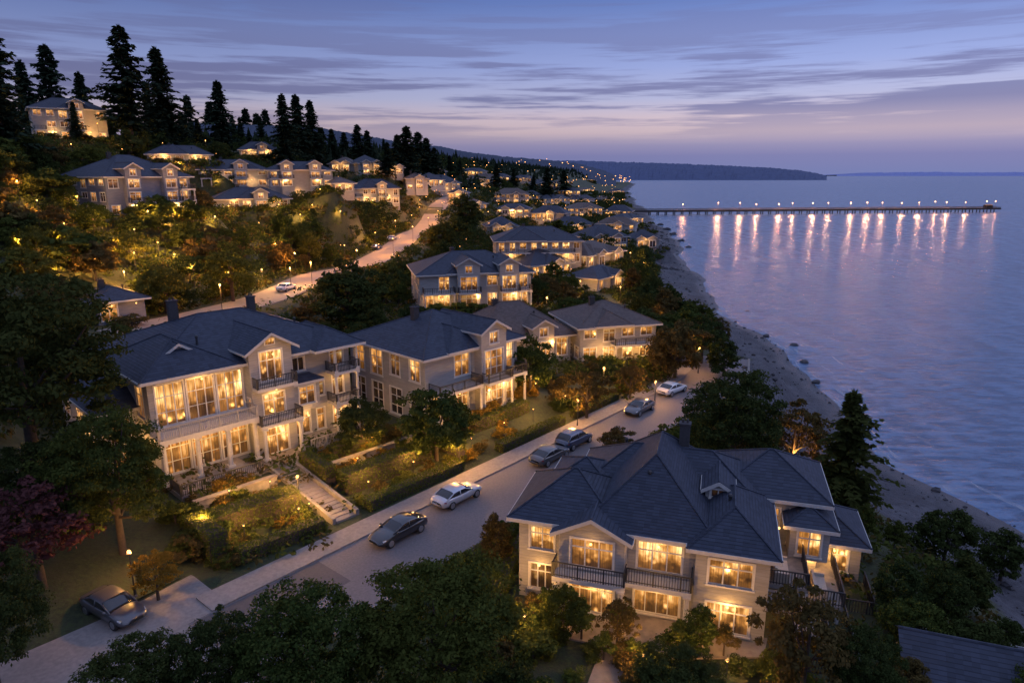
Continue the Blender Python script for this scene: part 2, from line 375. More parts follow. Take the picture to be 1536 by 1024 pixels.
    def balcony(s,x0,x1,y0,y1,z,rail='ironrail',sides='lfr',h=1.0,slab='trim',name='balcony',t=.28):
        b=MB(); b.box(x0,x1,y0,y1,z-t,z); bo=b.obj(name,slab,s.e)
        r=MB(); sp={0:.16,1:.3,2:.9}[s.lod]; w=.02 if s.lod==0 else (.028 if s.lod==1 else .04)
        E={'f':((x0,y0+.06),(x1,y0+.06)),'l':((x0+.06,y0+.06),(x0+.06,y1)),'r':((x1-.06,y0+.06),(x1-.06,y1)),'b':((x0,y1-.06),(x1,y1-.06))}
        for c in sides:
            (ax,ay),(bx,by)=E[c]; L=math.hypot(bx-ax,by-ay); k=max(1,int(L/sp))
            if ay==by: r.box(ax,bx,ay-.035,ay+.035,z+h-.07,z+h); r.box(ax,bx,ay-.02,ay+.02,z+.1,z+.14)
            else: r.box(ax-.035,ax+.035,ay,by,z+h-.072,z+h-.002); r.box(ax-.02,ax+.02,ay,by,z+.1,z+.14)
            for i in range(k+1):
                q=i/k; px_=ax+(bx-ax)*q; py_=ay+(by-ay)*q; big=(i%max(1,int(1.6/sp))==0); ww=w*2.2 if big else w
                r.box(px_-ww,px_+ww,py_-ww*.98,py_+ww*.98,z,z+h-.03)
        r.obj('railing',rail,bo); return bo
    def column(s,x,y,z0,z1,r=.16):
        c=MB(); c.tube((x,y,z0+.2),(x,y,z1-.15),r,r*.88,10,False); c.box(x-r*1.4,x+r*1.4,y-r*1.4,y+r*1.4,z0,z0+.2); c.box(x-r*1.4,x+r*1.4,y-r*1.4,y+r*1.4,z1-.15,z1)
        c.obj('column','trim',s.e)
    def lamp(s,x,y,z,power,col=(1,.48,.13)):
        m=MB(); m.ball((x,y,z),.08,8,5); m.obj('porch_lamp','bulb',s.e); light(s.e,(x,y,z-.25),power*PL,col,.2)
    def chimney(s,x,y,z0,z1,w=.8,d=.6): s.ch.append((x,y,z0,z1,w,d))
    def done(s):
        s.Wm.obj('wall',s.wall,s.e); s.T.obj('eaves_trim','trim',s.e); r=s.Rf.obj('roof',s.roofm,s.e)
        for x,y,z0,z1,w,d in s.ch:
            c=MB(); c.box(x-w/2,x+w/2,y-d/2,y+d/2,z0,z1); c.box(x-w/2-.06,x+w/2+.06,y-d/2-.06,y+d/2+.06,z1,z1+.12)
            for k in (-.16,.16): c.tube((x+k,y,z1+.12),(x+k,y,z1+.36),.09,.08,8)
            c.obj('chimney','charcoal_brick',r)
        for x,y,z in s.vents:
            c=MB(); c.tube((x,y,z-.4),(x,y,z+.3),.1,.1,8); c.ball((x,y,z+.3),.15,8,4); c.obj('roof_vent','ironrail',r)
pmat('charcoal_brick',(.05,.047,.052),(.03,.03,.034),6,.9,.4,big=.09)
pmat('trimrail',(.36,.345,.32),(.28,.268,.25),4,.6)
pmat('cushion',(.45,.40,.34),(.36,.32,.28),6,.9)

def house_one():
    h=House('villa','large cream villa with a tall central gable and glowing tall windows left of the street','house',*H1,'cream','slate',0)
    E=8.8; G=E+1.25
    lw=[(.55+2.5*i,2.75+2.5*i,.45,3.7,3,'lit') for i in range(3)]
    uw=[(.55+2.5*i,2.75+2.5*i,4.7,8.2,3,'lit') for i in range(3)]
    rw=[(1.0,2.2,.5,2.5,2,'lit'),(3.4,5.0,.5,2.5,2,'lit'),(1.0,2.2,3.7,5.5,2,'lit'),(3.4,4.8,3.7,5.5,2,'dim'),(1.0,2.2,6.7,8.2,2,'dim')]
    h.vol(0,8,0,15,-1,E,lw+uw,(),[(2,3.4,5.8,7.6,2,'dim'),(12.2,13.8,5.2,8.0,2,'lit'),(12.2,13.8,.6,3.3,2,'lit')])
    h.vol(8,12,-1.1,9,-1,G,[(.9,3.1,.05,2.5,2,'lit','door'),(1.0,3.0,3.75,5.7,2,'lit'),(.95,3.05,6.95,9.6,3,'lit')],[(.25,.85,6.9,8.2,1,'dim')],[(9.2,9.8,4,5.5,1,'lit')])
    h.gable(8,12,-1.1,9,G,.62,.55)
    gw=MB(); gw.box(9.5,10.5,-1.16,-1.08,G+.1,G+.75); g=gw.obj('window','frame',h.e); gp=MB(); gp.quad((9.6,-1.17,G+.17),(10.4,-1.17,G+.17),(10.4,-1.17,G+.68),(9.6,-1.17,G+.68)); gp.uv=[(0,0),(1,0),(1,1),(0,1)]; gp.obj('pane','lit',g)
    h.vol(12,19,.6,15,-1,E,[(.7,2.3,.4,2.6,2,'lit'),(3.1,3.9,.4,2.5,1,'lit'),(4.9,6.3,.3,2.7,2,'lit'),(.8,2.2,3.7,5.4,2,'lit'),(3.2,4.0,3.8,5.4,1,'dim'),(5.0,6.2,3.5,5.7,2,'dim'),(4.9,6.3,6.5,8.2,2,'dim'),(.9,2.1,6.7,8.0,2,'darkpane')],rw)
    h.vol(12.3,14.9,-.5,.7,3.1,5.9,[(.5,2.1,3.7,5.4,2,'lit')],(),()); h.hip(12.3,14.9,-.5,.9,5.95,.5,.35)
    for z in (3.1,6.2): h.balcony(16.3,19.1,-1.1,.6,z,'ironrail','lfr',.95)
    for x in (16.5,18.9): h.column(x,-.9,0,2.8,.17); h.column(x,-.9,3.1,5.9,.15); h.column(x,-.9,6.2,8.75,.15)
    h.hip(0,19,0,15,E,.40,.75)
    h.hip(14.6,19.1,-1.1,7,E+.03,.56,.5)
    h.hip(.0,6.8,-.1,9,E+.04,.56,.7)
    h.hip(6.2,13.4,3.5,13,E+.9,.52,.2)
    h.vol(2.6,4.2,2.0,4.5,E+.3,E+1.65,[(.35,1.25,E+.95,E+1.5,2,'darkpane')],(),()); h.gable(2.6,4.2,2.0,5.5,E+1.6,.6,.3)
    h.vol(-2.8,3,3.2,14.8,-1,5.9,[(.6,2.2,3.2,5.1,2,'lit'),(.6,2.2,.4,2.4,2,'lit')],(),[(1.0,2.4,3.4,5.1,2,'lit'),(5,6.4,3.4,5.1,2,'lit'),(8.4,9.8,3.4,5.1,2,'lit'),(8.4,9.8,.5,2.4,2,'dim')]); h.hip(-2.8,5,3.2,14.8,5.95,.55,.6)
    h.balcony(-.2,8.0,-2.1,0,4.25,'trimrail','lfr',1.0,t=.4)
    for x in (.1,2.75,5.3,7.7): h.column(x,-1.8,.35,3.85,.21)
    h.balcony(8.1,11.9,-2.1,-1.1,6.6,'ironrail','lfr',.95); h.balcony(8.0,12.0,-2.5,-1.1,3.35,'ironrail','lfr',.95)
    for x in (8.3,11.7): h.column(x,-2.3,.1,3.05,.18)
    h.balcony(.1,6.6,-4.6,0,.32,'ironrail','lf',.95,'stone','terrace',2.2)
    h.balcony(12.2,19.4,-3.2,.6,.25,'trimrail','fr',.95,'stone','terrace',1.9)
    h.chimney(6,9.6,10,13.2,.8,.6); h.chimney(13.5,9.4,10,12.7,.7,.6)
    h.vents+= [(5.4,3.0,10.7),(15.5,4.5,10.6)]
    for x,y,z,p in ((1.8,-1.0,3.6,45),(6.4,-1.0,3.6,45),(10,-1.9,2.8,90),(4,-.9,8.3,35),(10,-1.7,6.2,25),(13.2,-1.2,2.8,60),(17.7,-.3,2.7,60),(17.7,-.3,5.8,40),(10,-1.6,9.4,18),(-3.6,8,3.0,160),(-1,1.6,3.2,90)): h.lamp(x,y,z,p)
    h.done()
house_one()
def house_two():
    h=House('villa','two storey cream villa with many dark intersecting hips nearest the camera right of the street','house',*H2,'cream','slate',0)
    h.e.scale=(.95,.95,.97); E=5.7
    h.vol(0,15.2,0,6,-1.5,E,[(.75,2.35,3.45,5.0,2,'lit'),(.75,2.3,.6,2.4,3,'dim'),(7.7,10.4,3.2,5.1,3,'lit'),(7.6,10.4,.25,2.35,4,'lit')],
        (),[(1.5,2.9,3.5,5,2,'dim')])
    h.vol(3,15.2,6,11.5,-1.5,E,(),(),[(1,2.4,3.5,5,2,'lit')])
    h.vol(2.9,7,-.9,.1,-1.5,E,[(.75,3.4,3.25,5.1,3,'lit'),(.65,3.5,.2,2.4,4,'lit')],[(.2,.75,3.3,5,1,'lit')],[(.2,.75,3.3,5,1,'lit')])
    h.gable(2.9,7,-.9,5,E-.02,.5,.5)
    h.vol(11.2,15.4,-.7,6,-1.5,E,[(.8,3.3,3.4,5.0,3,'lit'),(.8,3.3,.3,2.2,3,'lit')],[(.8,2.2,3.2,5.1,2,'lit'),(3.4,4.8,2.85,5.1,2,'lit'),(1.2,3.0,.2,2.3,2,'lit')],())
    h.hip(11.2,15.4,-.7,6.5,E+.05,.66,.55)
    h.hip(0,6.2,0,6,E,.62,.65)
    h.hip(4.6,12.0,0,11.5,E+.02,.84,.6)
    h.hip(3,15.2,4.6,11.5,E+.01,.62,.6)
    h.hip(1.2,5.2,4.2,8.2,E+.6,.5,.3)
    h.vol(1.2,5.2,5,8.0,E-.4,E+.62)
    h.vol(14.2,19,6.8,13,-2.5,E+.3,[(.9,2.2,3.4,5.2,2,'lit'),(2.9,4.2,2.9,5.2,2,'lit')],[(1,2.4,3.2,5.1,2,'lit'),(4,5.4,3.2,5.1,2,'lit'),(1,2.4,.2,2.2,2,'dim')],())
    h.hip(12.6,19,6.8,13,E+.35,.55,.6)
    h.vol(11.5,13.1,4.2,7.4,E,7.3,[(.35,1.25,6.6,7.15,2,'darkpane')],(),()); h.gable(11.5,13.1,4.2,8,7.25,.6,.3)
    h.vol(19,22.0,8.2,13,-3.5,2.6,[(.8,2.2,.5,2.2,2,'lit')],[(1,2.4,.6,2.2,2,'dim')],()); h.hip(19,22.0,8.2,13,2.65,.55,.5)
    h.vol(17.0,19.4,5.2,8.2,2.6,5.0,[(.5,1.9,2.9,4.6,2,'lit')],[(.6,2.2,2.9,4.6,2,'lit')],()); h.hip(17.0,19.4,5.2,8.4,5.0,.5,.45)
    h.balcony(2.7,7.2,-2.0,-.9,2.95,'ironrail','lfr',1.0); h.balcony(7.2,11.1,-1.3,0,2.9,'ironrail','fr',1.0)
    for x in (2.95,6.95): h.column(x,-1.8,.05,2.67,.17)
    for x in (10.85,): h.column(x,-1.1,.05,2.62,.17)
    h.balcony(15.4,17.9,1.6,6.8,2.65,'ironrail','fr',1.0,'stone'); h.balcony(15.4,17.2,-.4,1.6,2.3,'ironrail','fr',1.0,'stone')
    for y in (1.8,4.6): h.column(17.7,y,-1.2,2.37,.15)
    h.balcony(17.9,20.2,2.6,8.2,1.2,'ironrail','fr',1.0,'stone'); h.balcony(17.2,19.0,-.2,2.6,.6,'ironrail','fr',1.0,'stone'); h.balcony(20.2,22.4,4.4,8.2,-.2,'ironrail','fr',1.0,'stone','terrace',2.5)
    for y in (2.9,5.2,7.6): h.column(19.9,y,-1.8,.92,.15)
    h.balcony(15.4,20.6,-2.0,6.8,-.45,'ironrail','fr',1.0,'stone','terrace',2)
    h.chimney(9.8,8.6,8.0,9.8,.7,.6); h.vents+=[(5.6,9.4,7.6),(13,2.6,7.3),(8,2.6,8.2)]
    for x,y,z,p in ((5,-1.5,2.45,45),(9,-.7,2.45,35),(13.2,-1.1,2.3,35),(16.5,2.5,2.2,40),(16.2,4.4,5.0,18),(20.2,7.6,2.3,60),(18.6,6.4,2.2,40),(1.5,-.5,2.6,16),(9,-.6,5.2,8),(5,-1.5,5.2,8)): h.lamp(x,y,z,p)
    h.done()
house_two()
KEEP=[(1150,1310,690,880,48,0),(130,570,480,740,54,0),(770,1150,690,930,44,0)]
BASES=[]
def villa(name,label,x,y,z,rot,W,D,floors,fh,wall='cream',roof='slate',gables=(),balcs=(),lod=1,pitch=.42,lit=.8,chim=True,power=60,step=2.7,group=None,base=2.5,wing=False):
    h=House(name,label,'house',x,y,z,rot,wall,roof,lod,group); Hh=floors*fh; rd=random.Random(int(x*13+y*7))
    def kd(k=1.0): 
        q=rd.random()/k; return ('lit' if lod<2 else 'litfar') if q<lit else ('dim' if q<lit+.2 else 'darkpane')
    def row(L,skip=(),k=1.0):
        out=[]; n=max(1,int(L/step)); g=L/n
        for f in range(floors):
            for i in range(n):
                w=min(1.9,g*.62)*(.8+.3*rd.random()); a=g*(i+.5)-w/2
                if any(a+w>u0-.2 and a<u1+.2 for u0,u1 in skip): continue
                if rd.random()<.12: continue
                tall=(f==0 or rd.random()<.4)
                out.append((a,a+w,f*fh+(.3 if tall else .85),f*fh+fh-.5,2,kd(k)))
        return out
    if lod==2:
        h.vol(0,W,0,D,-base,Hh,row(W,gables),(),[w for w in row(D) if rd.random()<.5])
    else: h.vol(0,W,0,D,-base,Hh,row(W,gables),row(D,k=.8),row(D,k=.5))
    h.hip(0,W,0,D,Hh,pitch,.7)
    if wing:
        u=W*rd.uniform(.1,.45); h.hip(u,u+W*.42,-.3,D*.8,Hh+.12,pitch*1.35,.5)
    for u0,u1 in gables:
        gw=u1-u0; up=1.7 if lod<2 else .6
        wins=[(.5,gw-.5,f*fh+.3,f*fh+fh-.5,2 if gw<3.2 else 3,kd()) for f in range(floors)]
        if up>1: wins.append((gw/2-.6,gw/2+.6,Hh+.2,Hh+1.4,2,'lit'))
        h.vol(u0,u1,-1.1,D*.45,-base,Hh+up,wins,(),()); h.gable(u0,u1,-1.1,D*.55,Hh+up,.55,.4)
        if lod<2 and floors>1: h.balcony(u0,u1,-2.2,-1.1,fh,'ironrail','lfr',.95)
    for u0,u1,f in balcs:
        h.balcony(u0,u1,-1.8,0,f*fh,'ironrail' if lod<2 else 'trimrail','lfr',.95)
        if f>0:
            for x_ in np.linspace(u0+.2,u1-.2,2 if u1-u0<7 else 4): h.column(x_,-1.6,(f-1)*fh,f*fh-.28,.15)
    if chim: h.chimney(W*.35,D*.55,Hh+.5,Hh+pitch*D/2+.7,.75,.6)
    if lod<2:
        k=max(2,int(W/6))
        for i in range(k): h.lamp(W*(i+.5)/k,-1.4,fh-.45,power)
        h.vents.append((W*.7,D*.3,Hh+pitch*D*.3+.4))
    else: light(h.e,(W/2,-2.5,fh*.8),power*2.4,(1,.46,.12),.4)
    h.done()
    p=proj(x,y,z); q=proj(x+W*math.cos(R(rot)),y+W*math.sin(R(rot)),z); tp=proj(x,y,z+Hh)
    KEEP.append((min(p[0],q[0])-4,max(p[0],q[0])+4,tp[1]-6,max(p[1],q[1]),p[2],lod))
    BASES.append((x,y,rot,W,lod))
    return h
villa('villa','cream villa with hipped roof and lit balconies directly behind the largest left villa',-8.5,64,1.5,46,13,13,2,3.6,'cream',gables=((6.6,10.2),),balcs=((.4,6.2,1),(10.4,12.8,1)),lod=0,power=70,wing=True)
villa('villa','broad villa with two tall front gables behind the big round dark tree',-16,117,3,14,20,14,2,3.1,'cream',gables=((6.5,10.5),(14,17.5)),balcs=((.5,6,1),(17.6,19.8,1)),power=110,wing=True)
villa('villa','long villa with a wide dark roof directly behind the twin gabled villa',-4,174,4,5,22,14,2,2.8,'beige',gables=(),balcs=((1,20,1),),power=160,wing=True)
villa('villa','low single storey house with a brown roof and small front gable',-4.5,88,1,24,14,11,1,3.3,'beige','brownroof',gables=((7.6,10.8),),power=90,pitch=.68)
villa('villa','two storey house with a lit corner porch between the brown roof and the beach',9.5,92,.5,16,11.5,11,2,2.5,'cream','brownroof',balcs=((4.5,11,1),),power=80,wing=True)
def villa_px(label,pl,pr,pb,rot,floors,eave,wall='cream',D=11,gables=0,lod=1,balc=True,power=110,name='villa',roof='slate',chim=True,group=None):
    x,y,z,t=hit(pl,pb); vl=math.hypot(x,y); vx,vy=x/vl,y/vl; r=R(rot)
    W=(pr-pl)/1024*t/max(.55,abs(math.cos(r)*vy-math.sin(r)*vx))
    W=max(6,min(24,W)); fh=max(2.2,min(3.2,(pb-eave)/1024*t/floors)); z+=.1
    corner_pad(x,y,z,rot,W,D,1.5,6,3)
    g=[(W*.28-1.6,W*.28+1.6),(W*.72-1.6,W*.72+1.6)][:gables] if W>9 else []
    if gables==1 and W>7: g=[(W*.6-1.7,W*.6+1.7)]
    b=[(W*.1,W*.9,1)] if balc and floors>1 and not g else ([(.3,W*.28-1.8,1)] if g and floors>1 and W>12 else [])
    if gables==2 and floors==3: b=[(W*.72+1.7,W-.1,1),(W*.72+1.7,W-.1,2),(W*.28+1.7,W*.72-1.7,1)]
    return x,y,z,W,D,fh,g,b,dict(label=label,rot=rot,floors=floors,wall=wall,lod=lod,power=power,name=name,roof=roof,chim=chim,group=group)
SPEC=[
 villa_px('grey sided three storey hillside house with two white gables and stacked lit balconies',165,286,326,60,3,268,'greywall',15,2,power=170),
 villa_px('topmost three storey house on the hill with glowing balconies under tall conifers',52,150,211,36,3,164,'beige',11,1,power=180),
 villa_px('wide low house with lit windows halfway up the slope, right of the grey sided house',300,398,281,26,2,260,'cream',10,1,power=150),
 villa_px('pale two storey house with a bright lit front below the row of three conifers',404,498,281,24,2,258,'cream',10,2,power=170),
 villa_px('dark roofed house with a long veranda just below the wide low hillside house',324,432,318,28,1,301,'beige',11,1,power=80),
 villa_px('cream gabled house above the bend of the upper road',532,600,307,24,2,284,'cream',10,1,power=180),
 villa_px('small flat lit house on the crest left of the crest conifers',222,310,247,24,1,233,'cream',8,0,power=130,balc=False),
 villa_px('roof and lit gable of a house high on the crest below the thin conifers',360,414,239,20,1,224,'beige',8,1,power=130,balc=False),
 villa_px('pale house half hidden behind the big dark left tree',148,194,488,46,1,455,'greywall',8,0,power=16,balc=False),
]
FAR=[(494,530,258,247,1),(538,574,263,252,2),(576,606,262,252,1),(638,670,266,255,1),(650,692,288,276,2),(690,724,264,254,1),(702,744,282,269,2),(736,770,272,262,1),(772,802,276,266,1),
 (744,794,306,292,2),(802,840,287,276,1),(836,870,294,283,1),(872,904,288,278,1),(816,860,312,299,2),(858,902,308,296,1),(902,936,304,294,1),(744,794,330,314,2),(796,846,330,316,1),(854,904,327,313,2),(906,946,324,312,1),
 (836,892,350,335,1),(894,950,352,336,2),(880,942,376,357,2),(796,860,420,400,1),(882,938,402,385,1),(636,666,280,269,1),(918,946,290,282,1),(692,732,318,303,1),(938,968,338,327,1),(776,808,300,289,1),(610,642,288,276,2),(598,630,272,262,1),
 (430,470,300,286,1),(500,528,290,279,1),(948,988,372,357,1),(896,940,438,419,1),(802,854,372,356,1),(730,778,352,338,1),(672,700,300,289,1),(840,872,276,268,1),(880,908,272,265,1)]
rdm=random.Random(3)
for k,(a,b,pb,e,fl) in enumerate(FAR):
    SPEC.append(villa_px(None,a,b,pb,rdm.choice((-18,-6,8,20,34,50)),fl,e,rdm.choice(('cream','beige','whitewall','greywall')),rdm.uniform(8,13),rdm.choice((0,1,1,2)),2,True,rdm.choice((80,130,170)),'house','slate' if k%3 else 'brownroof',k%2==0))
# ------------------------------------------------------------------ setting
def build_ground():
    ys=np.r_[np.arange(-20,230,2.0),np.geomspace(230,2600,95)]
    ds=np.r_[np.arange(-40,-4,6.0),np.arange(-4,184,2.0),np.arange(184,330,6.0),[360,420,520,700]]
    Y,D=np.meshgrid(ys,ds,indexing='ij'); X=shore(Y)-D; Z=H(X,Y)-.04
    n,m=Y.shape
    v=np.c_[X.ravel(),Y.ravel(),Z.ravel()]
    i=np.arange(n*m).reshape(n,m)
    f=np.stack([i[:-1,:-1],i[:-1,1:],i[1:,1:],i[1:,:-1]],-1).reshape(-1,4)[:,::-1]
    me=bpy.data.meshes.new('ground'); me.from_pydata(v.tolist(),[],f.tolist())
    at=me.attributes.new('beach','FLOAT','POINT'); at.data.foreach_set('value',(1-sst(D.ravel(),12,17.5)).astype(np.float32))
    aw=me.attributes.new('wet','FLOAT','POINT'); aw.data.foreach_set('value',(1-sst(D.ravel(),1,5)).astype(np.float32))
    me.polygons.foreach_set('use_smooth',[True]*len(me.polygons))
    m_,nt,out=newmat('groundmat')
    tc=N(nt,'ShaderNodeTexCoord'); ob=tc.outputs['Object']
    g=mixc(nt,mrange(nt,noise(nt,ob,.5,6),.35,.65),(.018,.028,.009),(.042,.042,.018))
    g=mixc(nt,mrange(nt,noise(nt,ob,4,4),.4,.7),g,(.04,.054,.014))
    sd=mixc(nt,mrange(nt,noise(nt,ob,.25,6),.35,.65),(.082,.084,.10),(.048,.049,.06))
    sd=mixc(nt,mrange(nt,noise(nt,ob,1.6,9,.82),.46,.6,0,.6),sd,(.022,.022,.028))
    a=N(nt,'ShaderNodeAttribute'); a.attribute_name='beach'; w_=N(nt,'ShaderNodeAttribute'); w_.attribute_name='wet'
    sd=mixc(nt,math_(nt,'MULTIPLY',w_.outputs['Fac'],.6),sd,(.02,.021,.027))
    bf=mrange(nt,math_(nt,'ADD',a.outputs['Fac'],math_(nt,'MULTIPLY',math_(nt,'SUBTRACT',noise(nt,ob,.3,5),.5),1.4)),.4,.6)
    col=mixc(nt,bf,g,sd)
    b=N(nt,'ShaderNodeBsdfPrincipled')
    nt.links.new(mrange(nt,w_.outputs['Fac'],0,1,.9,.5),b.inputs['Roughness'])
    bp=N(nt,'ShaderNodeBump'); bp.inputs['Strength'].default_value=.8; bp.inputs['Distance'].default_value=.2; nt.links.new(noise(nt,ob,1.8,8,.75),bp.inputs['Height']); nt.links.new(bp.outputs[0],b.inputs['Normal'])
    nt.links.new(col,b.inputs['Base Color']); nt.links.new(b.outputs[0],out.inputs[0])
    me.materials.append(m_); o=link('ground',me); tag(o,kind='structure')
build_ground()
def build_sea():
    m,nt,out=newmat('water')
    tc=N(nt,'ShaderNodeTexCoord'); ob=tc.outputs['Object']
    b=N(nt,'ShaderNodeBsdfPrincipled'); b.inputs['Roughness'].default_value=.27; b.inputs['IOR'].default_value=1.33
    n1=noise(nt,mapping(nt,ob,(.22,.6,1)),1,4,.6); n2=noise(nt,mapping(nt,ob,(.8,1.7,1)),1,3,.6); n3=noise(nt,mapping(nt,ob,(.03,.07,1)),1,2); n4=noise(nt,mapping(nt,ob,(.26,.05,1)),1,2,.4)
    h=math_(nt,'ADD',math_(nt,'ADD',math_(nt,'MULTIPLY',n1,1.1),math_(nt,'MULTIPLY',n2,.12)),math_(nt,'ADD',math_(nt,'MULTIPLY',n3,1.0),math_(nt,'MULTIPLY',n4,.7)))
    bp=N(nt,'ShaderNodeBump'); bp.inputs['Strength'].default_value=.5; bp.inputs['Distance'].default_value=1.0
    nt.links.new(h,bp.inputs['Height']); nt.links.new(bp.outputs[0],b.inputs['Normal'])
    rip_shade=mrange(nt,math_(nt,'ADD',math_(nt,'MULTIPLY',n1,.75),math_(nt,'MULTIPLY',n4,.25)),.42,.58)
    base=mixc(nt,rip_shade,(.026,.066,.14),(.10,.175,.30))  # light and dark of the ripples painted into the water colour
    nt.links.new(mixc(nt,mrange(nt,noise(nt,mapping(nt,ob,(.004,.012,1)),1,3),.35,.65,0,.4),base,(.065,.12,.225)),b.inputs['Base Color'])
    nt.links.new(b.outputs[0],out.inputs[0])
    q=MB(); q.quad((-400,-300,-7),(40000,-300,-7),(40000,45000,-7),(-400,45000,-7))
    tag(q.obj('sea','water'),kind='structure')
    m,nt,out=newmat('foam'); tc=N(nt,'ShaderNodeTexCoord'); ob=tc.outputs['Object']
    f=mrange(nt,noise(nt,mapping(nt,ob,(.5,.12,1)),1,5,.6),.40,.66)
    d=N(nt,'ShaderNodeBsdfDiffuse'); d.inputs[0].default_value=(.42,.47,.56,1); t=N(nt,'ShaderNodeBsdfTransparent'); mx=N(nt,'ShaderNodeMixShader')
    nt.links.new(math_(nt,'MULTIPLY',f,.5),mx.inputs[0]); nt.links.new(t.outputs[0],mx.inputs[1]); nt.links.new(d.outputs[0],mx.inputs[2]); nt.links.new(mx.outputs[0],out.inputs[0])
    s=MB()
    for off,w in ((.3,.9),(2.4,.4),(4.8,.35),(8,.22)):
        ys=np.r_[np.arange(20,300,2.0),np.arange(300,900,10)]
        prev=None
        for y in ys:
            a=float(shore(y))+off+.5*math.sin(y*.11+off)+.3*math.sin(y*.31+off*2)
            ww=w*(.6+.5*math.sin(y*.19+off*3))
            cur=((a-abs(ww),y,-6.985),(a+abs(ww),y,-6.985))
            if prev: s.quad(prev[0],prev[1],cur[1],cur[0])
            prev=cur
    tag(s.obj('surf_foam','foam'),kind='structure')
build_sea()
def ribbon(name,path,zz,n0,n1,dz,mat,thick=0.0,sl=slice(None)):
    p=path[sl]; z=zz[sl]; t=np.gradient(p,axis=0); t/=np.hypot(t[:,0],t[:,1])[:,None]; nr=np.c_[t[:,1],-t[:,0]]
    a=p+nr*n0; b=p+nr*n1; m=MB()
    for i in range(len(p)-1):
        A0=(*a[i],z[i]+dz); A1=(*a[i+1],z[i+1]+dz); B0=(*b[i],z[i]+dz); B1=(*b[i+1],z[i+1]+dz)
        m.quad(A0,B0,B1,A1)
        if thick:
            dn=lambda q:(q[0],q[1],q[2]-thick)
            m.quad(B0,dn(B0),dn(B1),B1); m.quad(A0,A1,dn(A1),dn(A0))
            if i==0: m.quad(A0,dn(A0),dn(B0),B0)
    o=m.obj(name,mat); tag(o,kind='structure'); return o
ribbon('street',street,zs,-3.2,4.0,.03,'asphalt')
i0=int(np.argmin(np.hypot(street[:,0]-SN(-12,1.8)[0],street[:,1]-SN(-12,1.8)[1])))
ribbon('sidewalk',street,zs,-5.3,-3.2,.14,'concrete',.25,slice(i0,i0+75))
ribbon('kerb',street,zs,4.0,4.3,.14,'concrete',.25,slice(i0-12,i0+75))
ribbon('upper_road',upper,zu,-3.5,3.5,.03,'asphalt_lit')
ribbon('upper_sidewalk',upper,zu,3.5,4.6,.14,'concrete',.25)
def poly(name,pts,z,mat,thick=0):
    m=MB(); P=[(x,y,z) for x,y in pts]
    a=sum(P[i][0]*P[(i+1)%len(P)][1]-P[(i+1)%len(P)][0]*P[i][1] for i in range(len(P)))
    if a<0: P=P[::-1]
    m.quad(*P)
    if thick:
        for i in range(len(P)):
            q,r=P[i],P[(i+1)%len(P)]; m.quad(q,(q[0],q[1],z-thick),(r[0],r[1],z-thick),r)
    o=m.obj(name,mat); tag(o,kind='structure'); return o
poly('driveway',[SN(-11.9,-1.4),SN(-11.9,-6),SN(-12.5,-10),SN(-14,-15.5),SN(-21.5,-15.5),SN(-22.5,-9),SN(-26,-6),SN(-32,-5),SN(-32,-1.4)],.045,'concrete')
poly('driveway_apron',[SN(-14.5,-1.4),SN(-14.5,2.6),SN(-30,2.6),SN(-30,-1.4)],.041,'concrete')
poly('asphalt_patch',[SN(-13.8,-1.3),SN(-5.5,-1.3),SN(-5.5,2.4),SN(-13.8,2.4)],.036,'asphalt_patch')

for x,y,z,W,D,fh,g,b,kw in SPEC:
    lab=kw.pop('label'); h=villa(kw['name'],lab,x,y,z,kw['rot'],W,D,kw['floors'],fh,kw['wall'],kw['roof'],g,b,kw['lod'],rdm.uniform(.4,.62),.8 if lab else .7,kw['chim'],kw['power'],wing=(W>9 and rdm.random()<.75))
    if lab is None:
        p=proj(x,y,z)
        later(h.e,'small houses on the left slope' if p[0]<735 else ('small distant houses above the pier root' if p[1]<300 else 'small houses between upper road and pier'))
# roof at the lower right corner
hb=House('cottage','plain dark shingle roof cut off by the lower right corner','house',20.3,29.3,-2.2,-20,'beige','slate',0)
hb.vol(0,9,0,5.5,-1.5,2.7,[(1,2.4,.8,2.2,2,'darkpane'),(4,5.4,.8,2.2,2,'darkpane')],(),[(2,3.2,.8,2.2,2,'darkpane')])
hb.Rf.quad((-.5,-.6,2.7),(9.5,-.6,2.7),(9.5,2.75,4.6),(-.5,2.75,4.6)); hb.Rf.quad((9.5,6.1,2.7),(-.5,6.1,2.7),(-.5,2.75,4.6),(9.5,2.75,4.6)); hb.cap((-.5,2.75,4.6),(9.5,2.75,4.6))
hb.Wm.quad((0,0,2.7),(0,2.75,4.5),(0,5.5,2.7)); hb.Wm.quad((9,0,2.7),(9,5.5,2.7),(9,2.75,4.5)); hb.T.box(-.5,9.5,-.66,-.6,2.5,2.68); hb.T.box(-.5,9.5,6.1,6.16,2.5,2.68)
hb.done()

